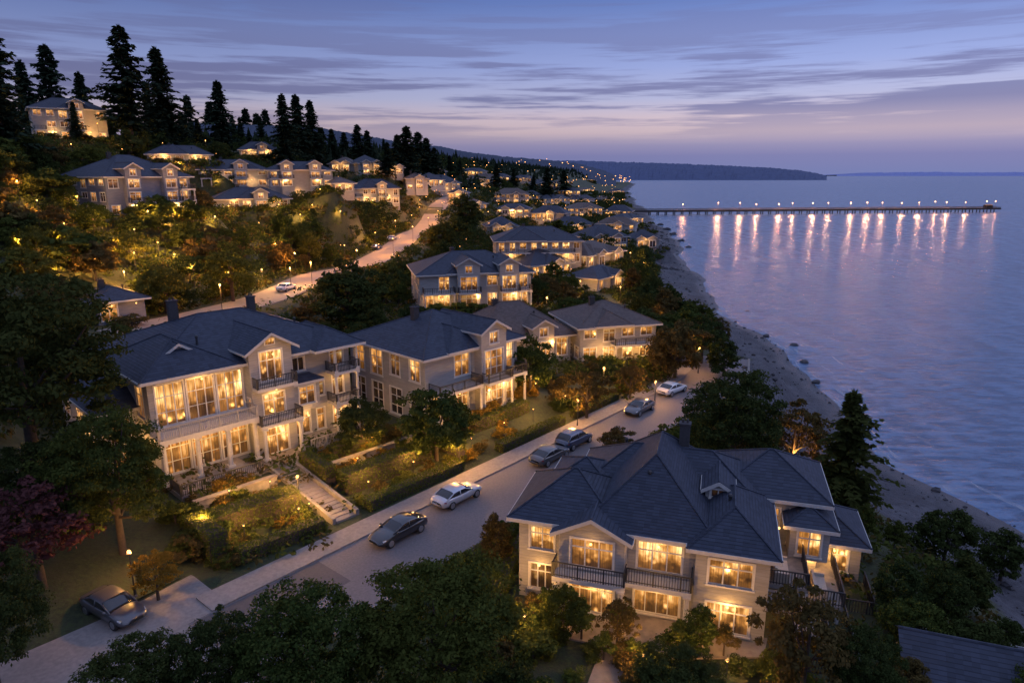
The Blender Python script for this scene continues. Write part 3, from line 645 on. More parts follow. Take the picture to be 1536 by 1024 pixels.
# ------------------------------------------------------------------ vegetation templates
def leaves(cent,rad,n,size,up=.3,flat=1.0,seed=1):
    g=np.random.default_rng(seed); k=len(cent); idx=np.repeat(np.arange(k),n); m=len(idx)
    d=g.normal(size=(m,3)); d/=np.linalg.norm(d,axis=1)[:,None]; d[:,2]=np.where(d[:,2]<-.3,-d[:,2]*.5,d[:,2])
    r=rad[idx]*(.35+.75*g.random(m)**.7); pos=cent[idx]+d*r[:,None]*np.array([1,1,flat])
    nr=d+g.normal(size=(m,3))*.6+np.array([0,0,up]); nr/=np.linalg.norm(nr,axis=1)[:,None]
    a=np.cross(nr,g.normal(size=(m,3))); a/=np.linalg.norm(a,axis=1)[:,None]; b=np.cross(nr,a)
    sz=size[idx] if hasattr(size,'__len__') else size
    s=(sz*(.6+.8*g.random(m)))[:,None]
    v=np.stack([pos-a*s,pos-b*s*.55,pos+a*s,pos+b*s*.55],1).reshape(-1,3)
    return v
def leafmesh(name,v,mat,extra=None):
    m=len(v)//4; me=bpy.data.meshes.new(name); me.vertices.add(len(v)); me.vertices.foreach_set('co',v.astype(np.float32).ravel())
    me.loops.add(4*m); me.loops.foreach_set('vertex_index',np.arange(4*m,dtype=np.int32)); me.polygons.add(m); me.polygons.foreach_set('loop_start',np.arange(0,4*m,4,dtype=np.int32))
    try: me.polygons.foreach_set('loop_total',np.full(m,4,dtype=np.int32))
    except Exception: pass
    me.materials.append(M[mat]); me.update(calc_edges=True); me.validate(); return me
TPL={}
def decid(key,Ht,cz,rx,rz,nc,cr,nl,size,seed,mat='leaf',low=-.8):
    g=np.random.default_rng(seed); c=[]
    lob=[(g.uniform(0,6.28),g.uniform(-.4,.8),g.uniform(.72,1.18)) for _ in range(9)]
    while len(c)<nc:
        d=g.normal(size=3); d/=np.linalg.norm(d); 
        if d[2]<low: continue
        sc=1.0
        for a,zz,k in lob:
            q=np.array([math.cos(a)*math.sqrt(max(0,1-zz*zz)),math.sin(a)*math.sqrt(max(0,1-zz*zz)),zz]); 
            if q@d>.78: sc=k
        r=(.3+.68*g.random()**.5)*sc; c.append(np.array([d[0]*rx*r,d[1]*rx*r,cz+d[2]*rz*r]))
    c=np.array(c); rad=cr*(.55+.8*g.random(nc))
    v=leaves(c,rad,nl,size,.3,.85,seed); cm=leafmesh('crown',v,mat)
    t=MB(); b=.04*Ht
    t.tube((0,0,-.8),(0,0,cz*.55),b*.8,b*.55,9,False); t.tube((0,0,cz*.55),(.1,.05,cz+.2*rz),b*.55,b*.2,7,False)
    for q in c[g.choice(nc,min(nc,10),False)]:
        t.tube((0,0,cz*(.4+.3*g.random())),tuple(q),b*.3,b*.08,5,False)
    TPL[key]=(t.mesh('trunk',M['bark'],True),cm,float(v[:,2].max()))
decid('near1',9,5.2,3.9,3.8,230,.62,125,.105,11,'leafmid'); decid('near2',9,5.3,3.5,3.8,220,.58,125,.10,12,'leafdark')
decid('mid1',9,4.6,3.7,4.2,120,.78,85,.185,13); decid('mid2',9,4.8,3.2,4.3,110,.72,85,.185,14); decid('mid3',8,4.0,3.9,3.6,115,.76,85,.185,15)
decid('open1',8,4.4,3.4,3.4,80,.58,70,.15,16,'leafbrown'); decid('far1',8,4.0,3.6,3.8,48,1.05,34,.42,17,'leafmid'); decid('far2',8,3.6,3.9,3.5,48,1.05,34,.42,18,'leafmid')
decid('bush1',1.7,.7,.95,.8,24,.34,75,.09,19,'hedgeleaf',-.9); decid('bush2',1.7,.65,1.1,.75,26,.36,75,.095,20,'leaf',-.9); decid('ball',2.2,1.35,.62,.6,28,.24,80,.07,21,'hedgeleaf')
def conifer(key,Ht,rb,layers,per,seed,droop=.25,gap=.12,size=1.0,base=.08,mat='needle'):
    g=np.random.default_rng(seed); vs=[]; t=MB(); t.tube((0,0,-1),(0,0,Ht*.97),Ht*.017,.03,8,False)
    for i in range(layers):
        f=i/(layers-1); z=Ht*(base+(.97-base)*f); L=rb*(1-f)**.8*(.55+.65*g.random())+.3; lop=g.uniform(0,6.28); lk=g.uniform(.1,.45)
        if f<.1: L*=.75
        for k in range(per):
            if g.random()<gap: continue
            a=g.uniform(0,6.28); l=L*(.6+.5*g.random())*(1+lk*math.cos(a-lop)); dz=-droop*l*(1.1-f*1.3)
            ca,sa=math.cos(a),math.sin(a); ns=max(3,int(l/.36)); 
            if f<.8 and k%3==0: t.tube((0,0,z),(ca*l*.8,sa*l*.8,z+dz*.8),.05,.015,4,False)
            for q in range(ns):
                u=(q+.6)/ns; p=np.array([ca*l*u,sa*l*u,z+dz*u*u+g.normal()*.08])
                for sd in (-1,1,0):
                    w=(.50 if sd else .42)*size*(1.2-.45*u); th=a+sd*.9+g.normal()*.25; dr=np.array([math.cos(th),math.sin(th),-.25+g.normal()*.25])
                    sdv=np.array([-math.sin(th),math.cos(th),g.normal()*.5]); 
                    vs.append(p-dr*w*.3); vs.append(p+dr*w*.5-sdv*w*.42); vs.append(p+dr*w*1.3); vs.append(p+dr*w*.5+sdv*w*.42)
    for q in range(6):
        a=q*1.05; p=np.array([0,0,Ht*.96]); dr=np.array([math.cos(a)*.3,math.sin(a)*.3,.8]); sdv=np.array([-math.sin(a),math.cos(a),0])
        vs+= [p,p+dr*.4-sdv*.12,p+dr*1.0,p+dr*.4+sdv*.12]
    TPL[key]=(t.mesh('trunk',M['bark'],True),leafmesh('crown',np.array(vs),mat),Ht+.3)
conifer('con1',16,4.7,34,9,31,.3,.12,1.15); conifer('con2',16,4.2,36,9,32,.38,.12,1.15); conifer('con3',18,5.8,25,9,33,.08,.2,1.35,.18); conifer('confar',14,3.3,18,8,34,.3,.05,2.4)
conifer('conshore',12,3.9,30,10,35,.2,.1,.85,.06,'leafdark')
def plant(key,x,y,z,h,label=None,cat='tree',name='tree',wide=1,mat=None,desc=None,group=None):
    tm,cm,Ht=TPL[key]; e=thing(name,label,cat,(x,y,z-.05),random.uniform(0,6.28),group); k=h/Ht; e.scale=(k*wide,k*wide,k)
    link('trunk' if cat!='shrub' else 'stem',tm,e); c=link('crown',cm,e)
    if mat: c.material_slots[0].link='OBJECT'; c.material_slots[0].material=M[mat]
    if desc: later(e,desc)
    return e
NT=[0]
def plant_px(key,px,pb,pt,label=None,**kw):
    x,y,z,t=hit(px,pb); h=(pb-pt)/1024*t*1.0; NT[0]+=1
    for _ in range(6):
        yy=proj(x,y,z+h)[1]; h*=max(.5,min(1.6,1+(yy-pt)/max(20,(pb-pt))))
    return plant(key,x,y,z,h,label,**kw)

plant_px('near1',655,1075,850,'full green tree with a broad round crown at the bottom centre',wide=1.15)
plant_px('near1',455,1090,880,'green tree just left of the broad crowned bottom centre tree',wide=1.0)
plant_px('near2',215,1130,965,'tree top rising at the bottom edge beside the driveway',wide=1.1)
plant_px('near2',335,1090,918,'slim dark tree top at the bottom edge by the street corner',wide=.8)
plant_px('near2',0,1045,810,'dark tree in the lower left corner beside the kerb',wide=.7)
plant_px('open1',65,880,705,'reddish autumn tree at the left edge below the big dark tree',wide=1.1,mat='leafred')
plant_px('near2',62,740,395,'very large dark tree filling the left edge beside the villa',wide=1.02)
plant_px('near1',185,830,612,'green tree standing before the left wing of the largest villa',wide=.88)
plant_px('near2',95,790,650,'dark low tree under the very large left tree',wide=1.2)
plant_px('mid3',655,690,578,'spreading tree in the front garden of the second villa',wide=1.0,mat='leafmid')
plant_px('mid1',795,592,500,'round tree before the brown roofed house',mat='leafmid')
plant_px('mid1',525,500,384,'big round dark tree between the upper road and the twin gabled villa',wide=1.15,mat='leafdark')
plant_px('mid2',700,352,288,'tall dark broadleaf tree beside the upper road beyond the bend',mat='leafdark',wide=1.2)
plant_px('mid3',662,378,332,'rounded dark tree on the verge below the bend of the upper road',mat='leafdark',wide=1.0)
plant_px('near2',1095,725,550,'large leafy tree between the street and the beach behind the front villa',wide=1.0)
plant_px('conshore',1260,765,582,'lone conifer with feathery branches standing next to the beach',wide=1.25,name='conifer')
plant_px('open1',1185,715,600,'brownish open tree between the leafy tree and the lone conifer',wide=1.1)
plant_px('open1',1200,1060,868,'brown leaved tree before the right corner of the front villa',wide=.8)
plant_px('near2',1285,1075,945,'dark tree at the bottom right beside the plain shingle roof',wide=.9)
plant_px('near2',1010,1090,975,'tree top at the bottom edge below the patio',wide=1.3)
plant_px('mid3',1012,568,478,'bare looking brownish tree between the corner porch house and the beach',mat='leafbrown')
plant_px('mid2',1440,915,832,'rounded dark tree above the plain shingle roof',mat='leafdark',wide=1.2)
plant_px('mid3',1415,845,762,'dark spreading tree on the bank above the lower right beach',mat='leafdark',wide=1.1)
plant_px('mid2',1500,870,792,'dark tree at the right edge above the beach',mat='leafdark',wide=1.2)
plant_px('mid2',1345,925,840,'dark bushy tree right of the front villa terraces',mat='leafdark',wide=1.1)
plant_px('mid1',350,452,358,'rounded green tree lit gold by lamps on the lower slope',wide=1.1)
plant_px('mid3',250,470,395,'low spreading tree lit gold on the lower slope left of the rounded one')
plant_px('mid2',465,400,345,'small rounded tree lit from below beside the upper road')
plant_px('mid1',60,400,335,'wide tree lit gold at the left edge below the grey sided house')
plant_px('open1',880,628,545,'open crowned garden tree right of the round tree')
plant_px('open1',945,600,540,'open crowned garden tree beside the corner porch house')
plant_px('open1',238,900,818,'golden shrub like tree under the driveway lamp',mat='leafgold',wide=.95)
plant_px('mid2',745,850,765,'slim tree at the road edge left of the front villa',mat='leafbrown',wide=.8)
plant_px('mid3',925,690,640,'low tree on the far road edge above the front villa roof',mat='leafbrown',wide=1.1)
plant_px('mid1',1052,545,470,'leafy tree screening the end of the street from the beach',mat='leafdark',wide=1.1)
plant_px('mid2',1085,565,505,'small dark tree at the end of the street beside the beach',mat='leafdark',wide=1.2)
plant_px('mid3',845,955,872,'small full tree at the left end of the front patio',mat='leafmid',wide=.75)
plant_px('open1',925,975,890,'small loose tree in the middle of the front patio planting',wide=.8)
plant_px('mid2',1050,985,905,'small leafy tree at the right end of the front patio',mat='leafmid',wide=.9)
for k,px,pb,pt,wd,lab in (
 ('con3',14,255,12,.9,'leftmost tall conifer at the upper left corner'),('con1',46,200,86,.9,None),('con3',86,200,62,.95,None),('con2',130,200,104,.9,None),
 ('con3',200,222,33,1.05,'tallest conifer on the crest with ragged open branches'),('con1',250,222,67,1.1,'tall narrow conifer just right of the tallest crest conifer'),('con1',228,215,120,1,None),
 ('con2',287,215,140,1,None),('con1',335,230,118,1.15,'conifer standing alone above the wide low hillside house'),('con1',318,215,150,1,None),('con2',372,220,160,1.1,None),('con2',388,220,168,1.2,None),('con1',402,222,162,1.1,None),
 ('con1',430,250,138,1.05,'left one of the three conifers above the pale two storey house'),('con2',450,250,139,1.1,'middle one of the three conifers above the pale two storey house'),('con1',471,250,148,1.05,'right one of the three conifers above the pale two storey house'),
 ('con2',500,250,192,1.3,None),('con2',518,250,197,1.3,None),('con1',538,255,185,1.3,None),('con2',553,258,194,1.3,None),('con1',582,265,212,1.4,None),('con1',598,272,200,1.4,None),('con2',612,275,187,1.5,None),('con1',628,275,196,1.5,None),('con2',641,275,205,1.4,None),('con1',652,275,220,1.4,None),
 ('con1',675,270,232,1.4,None),('con1',690,270,240,1.3,None),('con2',745,285,244,1.4,None),('con1',770,285,252,1.3,None),('con1',820,300,250,1.4,None),('con2',845,300,254,1.5,None),('con1',800,296,262,1.3,None)):
    plant_px(k,px,pb,pt,lab,wide=wd,name='conifer',desc=None if lab else ('dark conifers along the hill crest' if px<575 else 'dark conifers beyond the upper road'))
def clear(x,y,m=1.0):
    a=np.array([x]); b=np.array([y]); s,n=toSN(x,y)
    if -34<s<-10.5 and -16.5<n<6: return False
    for p in PADS:
        if paddist(a,b,p)[0]<m-1.2: return False
    for pts,_,hw in ROADS:
        if np.hypot(pts[:,0]-x,pts[:,1]-y).min()<hw+m+.6: return False
    return True
ROADPX=[proj(upper[i,0],upper[i,1],zu[i]) for i in range(0,len(upper),2) if 165<upper[i,1]<340 or 92<upper[i,1]<130]
PLACED=[]; INF=[]
def infill(n,dr,yr,hr,keys,mats,desc,md=5,pw=1.0,name='tree',cl=1.4):
    c=0
    for _ in range(n*30):
        if c>=n: break
        y=yr[0]+(yr[1]-yr[0])*random.random()**pw; d=random.uniform(*dr); x=float(shore(y))-d; h=random.uniform(*hr)
        z=Hs(x,y); p=proj(x,y,z); q=proj(x,y,z+h); w=h*.42/p[2]*1024
        if p[0]<-60 or p[0]>1600 or p[1]<150 or not clear(x,y,cl): continue
        if any((x-a)**2+(y-b)**2<md*md for a,b in PLACED): continue
        bad=False
        for k in KEEP:
            if p[2]<k[4]+1 and p[0]+w>k[0] and p[0]-w<k[1] and p[1]>k[2]:
                lim=k[3]-7 if k[5]==0 else k[3]-(.3 if k[5]==1 else .45)*(k[3]-k[2])
                if q[1]<lim and not (k[5]==2 and random.random()<.25): bad=True; break
        if bad: continue
        if any(r[2]>p[2]+1 and abs(r[0]-p[0])<w*.9+4 and q[1]-1<r[1]<p[1] for r in ROADPX): continue
        PLACED.append((x,y)); c+=1
        INF.append((h/p[2],random.choice(keys),x,y,z,h,random.uniform(.9,1.35),random.choice(mats),desc,name))
for i in range(0,len(upper)-1,3):
    if not 92<upper[i,1]<340: continue
    t=upper[i+1]-upper[i]; t/=np.hypot(*t)
    if random.random()<.15: continue
    o_=-random.uniform(5.6,7.0); x,y=upper[i,0]+t[1]*o_,upper[i,1]-t[0]*o_; h=random.uniform(2.0,4.6); z=Hs(x,y); p=proj(x,y,z)
    if any(paddist(np.array([x]),np.array([y]),q)[0]<.5 for q in PADS): continue
    PLACED.append((x,y)); INF.append((h/p[2]*1.3,random.choice(('mid1','mid2','mid3')),x,y,z,h,random.uniform(1.1,1.5),random.choice(('leafmid','leafdark','leafbrown')),'small trees along the upper road','tree'))
infill(30,(150,215),(150,330),(8,15),['con1','con2'],[None],'tall conifers behind the crest',4,1,'conifer')
infill(30,(165,230),(300,700),(9,16),['con2','confar'],[None],'distant conifers on the upper slope',5,1,'conifer')
infill(60,(140,200),(140,420),(5,9),['mid1','far1','far2'],['leafdark'],'dark trees on the hill crest',4.5)
infill(240,(92,158),(85,270),(3,7),['mid1','mid2','mid3','far2'],[None,'leafmid','leafdark','leafbrown'],'trees on the lamplit hillside',2.8)
infill(140,(90,165),(230,620),(5,11),['far1','far2'],['leafdark',None,'leafdark'],'trees on the distant upper slope',4.5)
infill(130,(34,86),(95,260),(3,7),['mid1','mid3','far1'],['leafdark','leafmid','leafbrown','leafdark'],'trees between the upper road and the villas',3.2)
infill(200,(20,88),(230,800),(5,10),['far1','far2'],['leafdark','leafdark',None],'trees among the distant houses',4.5,1.5)
infill(90,(16,30),(88,300),(3,6.5),['mid2','mid3','far1'],['leafdark','leafmid','leafbrown','leafdark'],'trees along the top of the beach',3.2,1.3)
infill(26,(19,31),(28,90),(2.0,3.6),['mid2','mid3'],['leafdark','leafmid','leafbrown','leafdark'],'low trees on the near bank above the beach',2.6)
infill(22,(62,100),(58,105),(4,7.5),['mid1','mid3'],['leafdark'],'dark trees behind the left villas',4)
INF.sort(key=lambda t:-t[0]); NK=290-NT[0]
for _,key,x,y,z,h,wd,mt,desc,name in INF[:NK]: plant(key,x,y,z,h,None,wide=wd,mat=mt,desc=desc,name=name)
def rest_of_trees():
    g=np.random.default_rng(21); cs=[]; rs=[]; sz=[]; vs=[]
    for _,key,x,y,z,h,wd,mt,desc,name in INF[NK:]:
        if name=='tree':
            for k in range(12):
                d=g.normal(size=3); d/=np.linalg.norm(d); d[2]=abs(d[2])*1.0-.25; r=.2+.25*g.random()
                cs.append((x+d[0]*h*r*wd,y+d[1]*h*r*wd,z+h*.48+d[2]*h*.42)); rs.append(h*.19*(.7+.6*g.random())); sz.append(h*.045)
        else:
            for l in range(9):
                f=l/9
                for k in range(7):
                    a=g.uniform(0,6.28); rr=h*.22*(1-f)*1.1; ca,sa=math.cos(a),math.sin(a); zb=z+h*(.08+.82*f)
                    vs+= [(x,y,zb+h*.14),(x+ca*rr-sa*rr*.5,y+sa*rr+ca*rr*.5,zb),(x+ca*rr*1.15,y+sa*rr*1.15,zb-h*.04),(x+ca*rr+sa*rr*.5,y+sa*rr-ca*rr*.5,zb)]
    if cs: tag(link('distant_trees',leafmesh('distant_trees',leaves(np.array(cs),np.array(rs),30,np.array(sz),.3,.85,8),'leafdark')),'small broadleaf trees merging between the distant houses and the crest','trees',kind='stuff')
    if vs: tag(link('distant_conifers',leafmesh('distant_conifers',np.array(vs),'needle')),'small conifers merging along the distant ridge','trees',kind='stuff')
rest_of_trees()
def bush(px,pb,pt,key='bush1',label=None,desc=None,mat=None,wide=1.1):
    NT[0]-=1
    return plant_px(key,px,pb,pt,label,cat='shrub',name='shrub',desc=desc,mat=mat,wide=wide)
def L1(x,y): 
    c,s=math.cos(R(46)),math.sin(R(46)); return H1[0]+c*x-s*y,H1[1]+s*x+c*y
def L2(x,y):
    c,s=math.cos(R(-17)),math.sin(R(-17)); return H2[0]+c*x-s*y,H2[1]+s*x+c*y
for px,pb,pt in ((742,885,848),(762,935,892),(800,925,885),(818,935,880),(872,960,905),(905,990,945),(930,955,900),(1022,975,925),(1052,970,920),(945,990,955),(1085,985,935)):
    bush(px,pb,pt,'ball',desc='clipped round shrubs before the front villa',mat='leafbrown' if random.random()<.3 else None)
BU=('bush1','bush2')
def shrub(x,y,h,desc,mats,wide=1.25): plant(random.choice(BU),x,y,Hs(x,y),h,None,cat='shrub',name='shrub',wide=wide,mat=random.choice(mats),desc=desc)
for s in np.arange(-5,36,1.7):
    x,y=SN(s,7.2+random.uniform(-.6,1.8)); shrub(x,y,random.uniform(1.0,2.4),'shrubs along the right edge of the street',('leafmid','leafdark'))
for i in range(76):
    left=i%5<2; lx=random.uniform(.5,6.2) if left else random.uniform(10.8,23); ly=random.choice((random.uniform(-9,-7.2),random.uniform(-13.2,-11.6),random.uniform(-6.4,-5))); x,y=L1(lx,ly); shrub(x,y,random.uniform(.6,1.25),'low shrubs before the largest villa',(None,'leafbrown','leafgold','leaf'))
for i in range(48):
    x,y=SN(random.uniform(14,48),random.uniform(-14,-5)); 
    if clear(x,y,.8): shrub(x,y,random.uniform(.8,1.9),'shrubs in gardens up the street',(None,'leafbrown','leafgold','leafdark'))
for i in range(60):
    lx=random.uniform(-3,17); ly=random.uniform(-9,-2.9) if random.random()<.85 else random.uniform(-3,-2.2)
    if 3.4<lx<9.5 and ly>-3.6: continue
    if 5.9<lx<7.3: continue
    x,y=L2(lx,ly); shrub(x,y,random.uniform(.7,1.6),'shrubs around the front patio',(None,'leafdark','leafbrown','leafmid'))
for i in range(26):
    s,n=(random.uniform(-22,-14),random.uniform(-19,-16)) if i%2 else (random.uniform(-11,-8.6),random.uniform(-15,-5.4))
    x,y=SN(s,n); shrub(x,y,random.uniform(.9,2.0),'shrubs around the driveway',('leafmid','leafbrown','leafdark'),1.35)
for bx,by,rot,W,lod in BASES:
    if lod!=1: continue
    c,s=math.cos(R(rot)),math.sin(R(rot)); k=int(W/4)
    for i in range(k):
        u=W*(i+.5)/k+random.uniform(-.6,.6); v=-3.4-random.random()*.8; x=bx+c*u-s*v; y=by+s*u+c*v
        if Hs(x,y)>-1: shrub(x,y,random.uniform(1.2,2.1),'shrubs before the hillside houses',(None,'leafbrown','leafmid'),1.7)
def hedge(a,b,w,h,label):
    (x0,y0),(x1,y1)=a,b; L=math.hypot(x1-x0,y1-y0); ang=math.atan2(y1-y0,x1-x0); z=max(Hs(x0,y0),Hs(x1,y1),Hs((x0+x1)/2,(y0+y1)/2))-.05
    g=np.random.default_rng(int(abs(x0*31+y0*17))); A=2*h*(L+w)+L*w; n=int(A*190)
    P=np.empty((n,3)); r=g.random(n)*A; u=g.random(n)-.5; q=g.random(n); sgn=np.where(g.random(n)<.5,-1,1)
    top=r<L*w; sd=(~top)&(r<L*w+2*h*L); en=~(top|sd)
    P[top]=np.c_[u[top]*L,(q[top]-.5)*w,np.full(top.sum(),h)]; P[sd]=np.c_[u[sd]*L,sgn[sd]*w/2,q[sd]*(h+.4)-.4]; P[en]=np.c_[sgn[en]*L/2,u[en]*w,q[en]*h]
    P+=g.normal(size=P.shape)*.03; P[:,2]+=.03*np.sin(P[:,0]*1.7)+.02*np.sin(P[:,0]*4.1)
    v=leaves(P,np.full(n,.03),1,.07,.2,1,5)
    e=thing('hedge',label,'hedge',((x0+x1)/2,(y0+y1)/2,z),ang); link('foliage',leafmesh('foliage',v,'hedgeleaf'),e)
    c=MB(); c.box(-L/2+.06,L/2-.06,-w/2+.06,w/2-.06,-.6,h-.06); c.obj('branches','bark',e)
hedge(L1(.2,-14.0),L1(6.6,-14.2),1.1,1.0,'clipped hedge along the sidewalk left of the garden steps')
hedge(L1(.2,-9.8),L1(6.6,-10.4),1.8,1.5,'taller clipped hedge behind the sidewalk hedge left of the garden steps')
hedge(L1(-.8,-13.4),L1(-.8,-9.2),1.4,1.5,'short hedge closing the left end of the front garden')
hedge(L1(10.6,-14.1),L1(21,-13.6),1.1,1.0,'clipped hedge along the sidewalk right of the garden steps')
hedge(L1(10.8,-10.4),L1(20.5,-10.2),1.5,1.3,'hedge across the lawn right of the garden steps')
hedge(L1(10.5,-9.2),L1(10.5,-4.8),1.0,1.1,'short hedge beside the top of the garden steps')
hedge(L1(12.8,-5.4),L1(20.5,-5.4),1.0,.9,'hedge under the right hand terrace of the largest villa')
hedge(L1(21.8,-13),L1(21.8,-6),1.0,1.2,'hedge between the gardens of the two left villas')
hedge(SN(17,-4.3),SN(27,-4.1),1.1,1.0,'long low hedge before the spreading garden tree')
hedge(SN(17.5,-8.5),SN(26,-8.3),1.2,1.1,'hedge behind the long low hedge up the street')
hedge(SN(29.5,-4.3),SN(38,-4.2),1.1,.9,'low hedge beside the street further up from the spreading tree')
hedge(SN(-4,6.9),SN(9,6.9),1.0,.8,'dark hedge on the right edge of the street by the front villa')
hedge(L2(-1.2,-1.5),L2(-1.2,6),1.0,1.2,'hedge along the left wall of the front villa')
for lab,a,b,hh in (('low stone garden wall in front of the left terrace',L1(.2,-6.8),L1(6.8,-6.8),.8),('low stone garden wall in front of the right terrace',L1(11.4,-7.4),L1(21,-7.4),.8)):
    L=math.hypot(b[0]-a[0],b[1]-a[1]); e=thing('garden_wall',lab,'wall',(*a,Hs(*a)-.1),math.atan2(b[1]-a[1],b[0]-a[0])); m=MB(); m.box(0,L,-.2,.2,-.5,hh); m.obj('masonry','stone',e); m=MB(); m.box(-.06,L+.06,-.27,.27,hh,hh+.1); m.obj('coping','paving',e)
def undergrowth():
    def mass(name,label,mat,fr,seed):
        cs=[]; rs=[]
        def add(n,dr,yr,rr,pw=1.0):
            k=0; n=int(n*fr)
            for _ in range(n*4):
                if k>=n: break
                y=yr[0]+(yr[1]-yr[0])*random.random()**pw; x=float(shore(y))-random.uniform(*dr); 
                if not clear(x,y,.3): continue
                r=random.uniform(*rr); cs.append((x,y,r*.25)); rs.append(r); k+=1
        add(5600,(90,172),(70,250),(.7,1.9)); add(1100,(15.5,31),(85,260),(.5,1.4),1.3); add(460,(17,31),(25,88),(.5,1.3)); add(1900,(34,92),(88,260),(.6,1.6)); add(2000,(18,170),(240,700),(1.4,3.0),1.3); add(520,(62,100),(25,75),(.5,1.3))
        for bx,by,rot,W,lod in BASES:
            if lod==0: continue
            c,s=math.cos(R(rot)),math.sin(R(rot))
            for i in range(int(W*1.1*fr+1)):
                u=random.uniform(-2,W+2); v=random.uniform(-9.5,-4.2); x=bx+c*u-s*v; y=by+s*u+c*v
                if np.hypot(upper[:,0]-x,upper[:,1]-y).min()<5.8 or np.hypot(street[:,0]-x,street[:,1]-y).min()<6: continue
                r=random.uniform(1.0,1.9); cs.append((x,y,r*.45)); rs.append(r)
        c=np.array(cs); c[:,2]+=H(c[:,0],c[:,1]); rs_=np.array(rs)
        dist=np.hypot(c[:,0],c[:,1]); v=leaves(c,rs_,22,.16+.0011*dist,.5,.75,seed)
        tag(link(name,leafmesh(name,v,mat)),label,'undergrowth',kind='stuff')
    mass('undergrowth','low dark green undergrowth covering the hillside and the bank above the beach','leafmid',.7,77)
    mass('brush','brownish autumn brush mixed into the undergrowth on the slopes','leafbrown',.3,78)
undergrowth()
def forest():
    g=np.random.default_rng(5); vs=[]
    for _ in range(1800):
        y=300+1900*g.random()**1.3; d=g.uniform(120,420); x=float(shore(y))-d; z=float(np.interp(d,PD,PZ)); h=g.uniform(6,13); r=h*.26
        for l in range(5):
            f=l/5
            for k in range(5):
                a=g.uniform(0,6.28); rr=r*(1-f)*1.1; ca,sa=math.cos(a),math.sin(a); zb=z+h*(.1+.8*f)
                vs+= [(x,y,zb+h*.25),(x+ca*rr-sa*rr*.6,y+sa*rr+ca*rr*.6,zb),(x+ca*rr*1.15,y+sa*rr*1.15,zb-h*.06),(x+ca*rr+sa*rr*.6,y+sa*rr-ca*rr*.6,zb)]
    tag(link('forest',leafmesh('forest',np.array(vs),'needle')),'far off dark woods covering the ridge beyond the houses','forest',kind='stuff')
forest()
def stones():
    g=np.random.default_rng(9); m=MB()
    for _ in range(1700):
        y=30+420*g.random()**1.5; d=g.uniform(0,17); x=float(shore(y))-d; z=Hs(x,y); r=.06+.42*g.random()**5
        if y>230 and d>6: r*=2.3
        i=len(m.v); m.ball((x,y,z),r*(.7+.6*g.random()),6,3,.6); j=g.normal(size=(len(m.v)-i,3))*r*.14
        for k_ in range(i,len(m.v)): m.v[k_]=tuple(np.array(m.v[k_])+j[k_-i])
    tag(m.obj('beach_stones','rock'),'scattered dark stones and driftwood bits over the grey beach','stones',kind='stuff')
stones()
for i,(px,py,r) in enumerate(((1010,352,2.2),(1022,362,1.8),(1000,345,2.4),(990,338,2.2),(1032,372,1.4),(1015,342,1.6),(1190,520,.9),(1205,545,.8),(1120,470,1.0),(1150,505,.7),(1225,575,.7),(1290,650,.8))):
    x,y,z,t=hit(px,py); m=MB(); m.ball((0,0,0),r,9,6,.55); m.v=[(a*(1+.25*math.sin(a*3+i)),b*(1+.25*math.cos(b*2.3+i)),c*(1+.2*math.sin(a*2+b))) for a,b,c in m.v]
    o=m.obj('boulder','rock'); o.location=(x,y,z+.2); tag(o,None,'boulder'); later(o,'dark boulders on the beach')

# ------------------------------------------------------------------ far land
def hills(name,prof,Y0,Y1,col,seed):
    g=np.random.default_rng(seed); m=MB(); pxs=np.arange(prof[0][0],prof[-1][0]+1,2.0); ys=np.interp(pxs,[p[0] for p in prof],[p[1] for p in prof]); rows=[]
    for f in np.linspace(0,1,7):
        Y=Y0+(Y1-Y0)*f; r=[]
        for px,py in zip(pxs,ys):
            zt=CAMZ+(262-py)/1024*Y1; X=(px-768)/1024*(Y*CP+6)
            z=-7.5+(zt+7.5)*(f**.8)+g.normal()*Y1*.00035*(f>0)
            r.append((X,Y,z))
        rows.append(r)
    rows.append([(x,y+Y1*.2,-20) for x,y,z in rows[-1]])
    n=len(pxs); m.v=[p for r in rows for p in r]
    for i in range(len(rows)-1):
        for j in range(n-1): m.f.append((i*n+j,i*n+j+1,(i+1)*n+j+1,(i+1)*n+j))
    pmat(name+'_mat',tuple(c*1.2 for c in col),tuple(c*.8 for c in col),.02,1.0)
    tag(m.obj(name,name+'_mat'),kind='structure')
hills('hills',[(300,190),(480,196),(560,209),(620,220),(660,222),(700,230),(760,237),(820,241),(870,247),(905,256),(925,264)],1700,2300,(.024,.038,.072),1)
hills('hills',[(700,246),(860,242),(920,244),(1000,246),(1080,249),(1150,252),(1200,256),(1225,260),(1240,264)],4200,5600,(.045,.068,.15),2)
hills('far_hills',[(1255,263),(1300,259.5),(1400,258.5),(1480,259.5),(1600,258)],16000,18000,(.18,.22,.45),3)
def townlights():
    m=MB(); g=np.random.default_rng(4)
    for _ in range(240):
        y=420+2300*g.random()**1.2; d=g.uniform(14,260) if y<1500 else g.uniform(10,500); x=float(shore(y))-d; z=float(np.interp(d,PD,PZ))+g.uniform(3,6)+(y>1650)*g.uniform(0,20); m.ball((x,y,z),.00046*y*g.uniform(.5,1.2),5,3)
    for _ in range(260):
        y=150+560*g.random(); d=g.uniform(24,165); x=float(shore(y))-d; z=Hs(x,y)+g.uniform(1.5,4.5); m.ball((x,y,z),.0005*y*g.uniform(.5,1.1),5,3)
    tag(m.obj('town_lights','bulbfar'),'tiny warm lights of the far town along the distant shore','town lights',kind='stuff')
townlights()

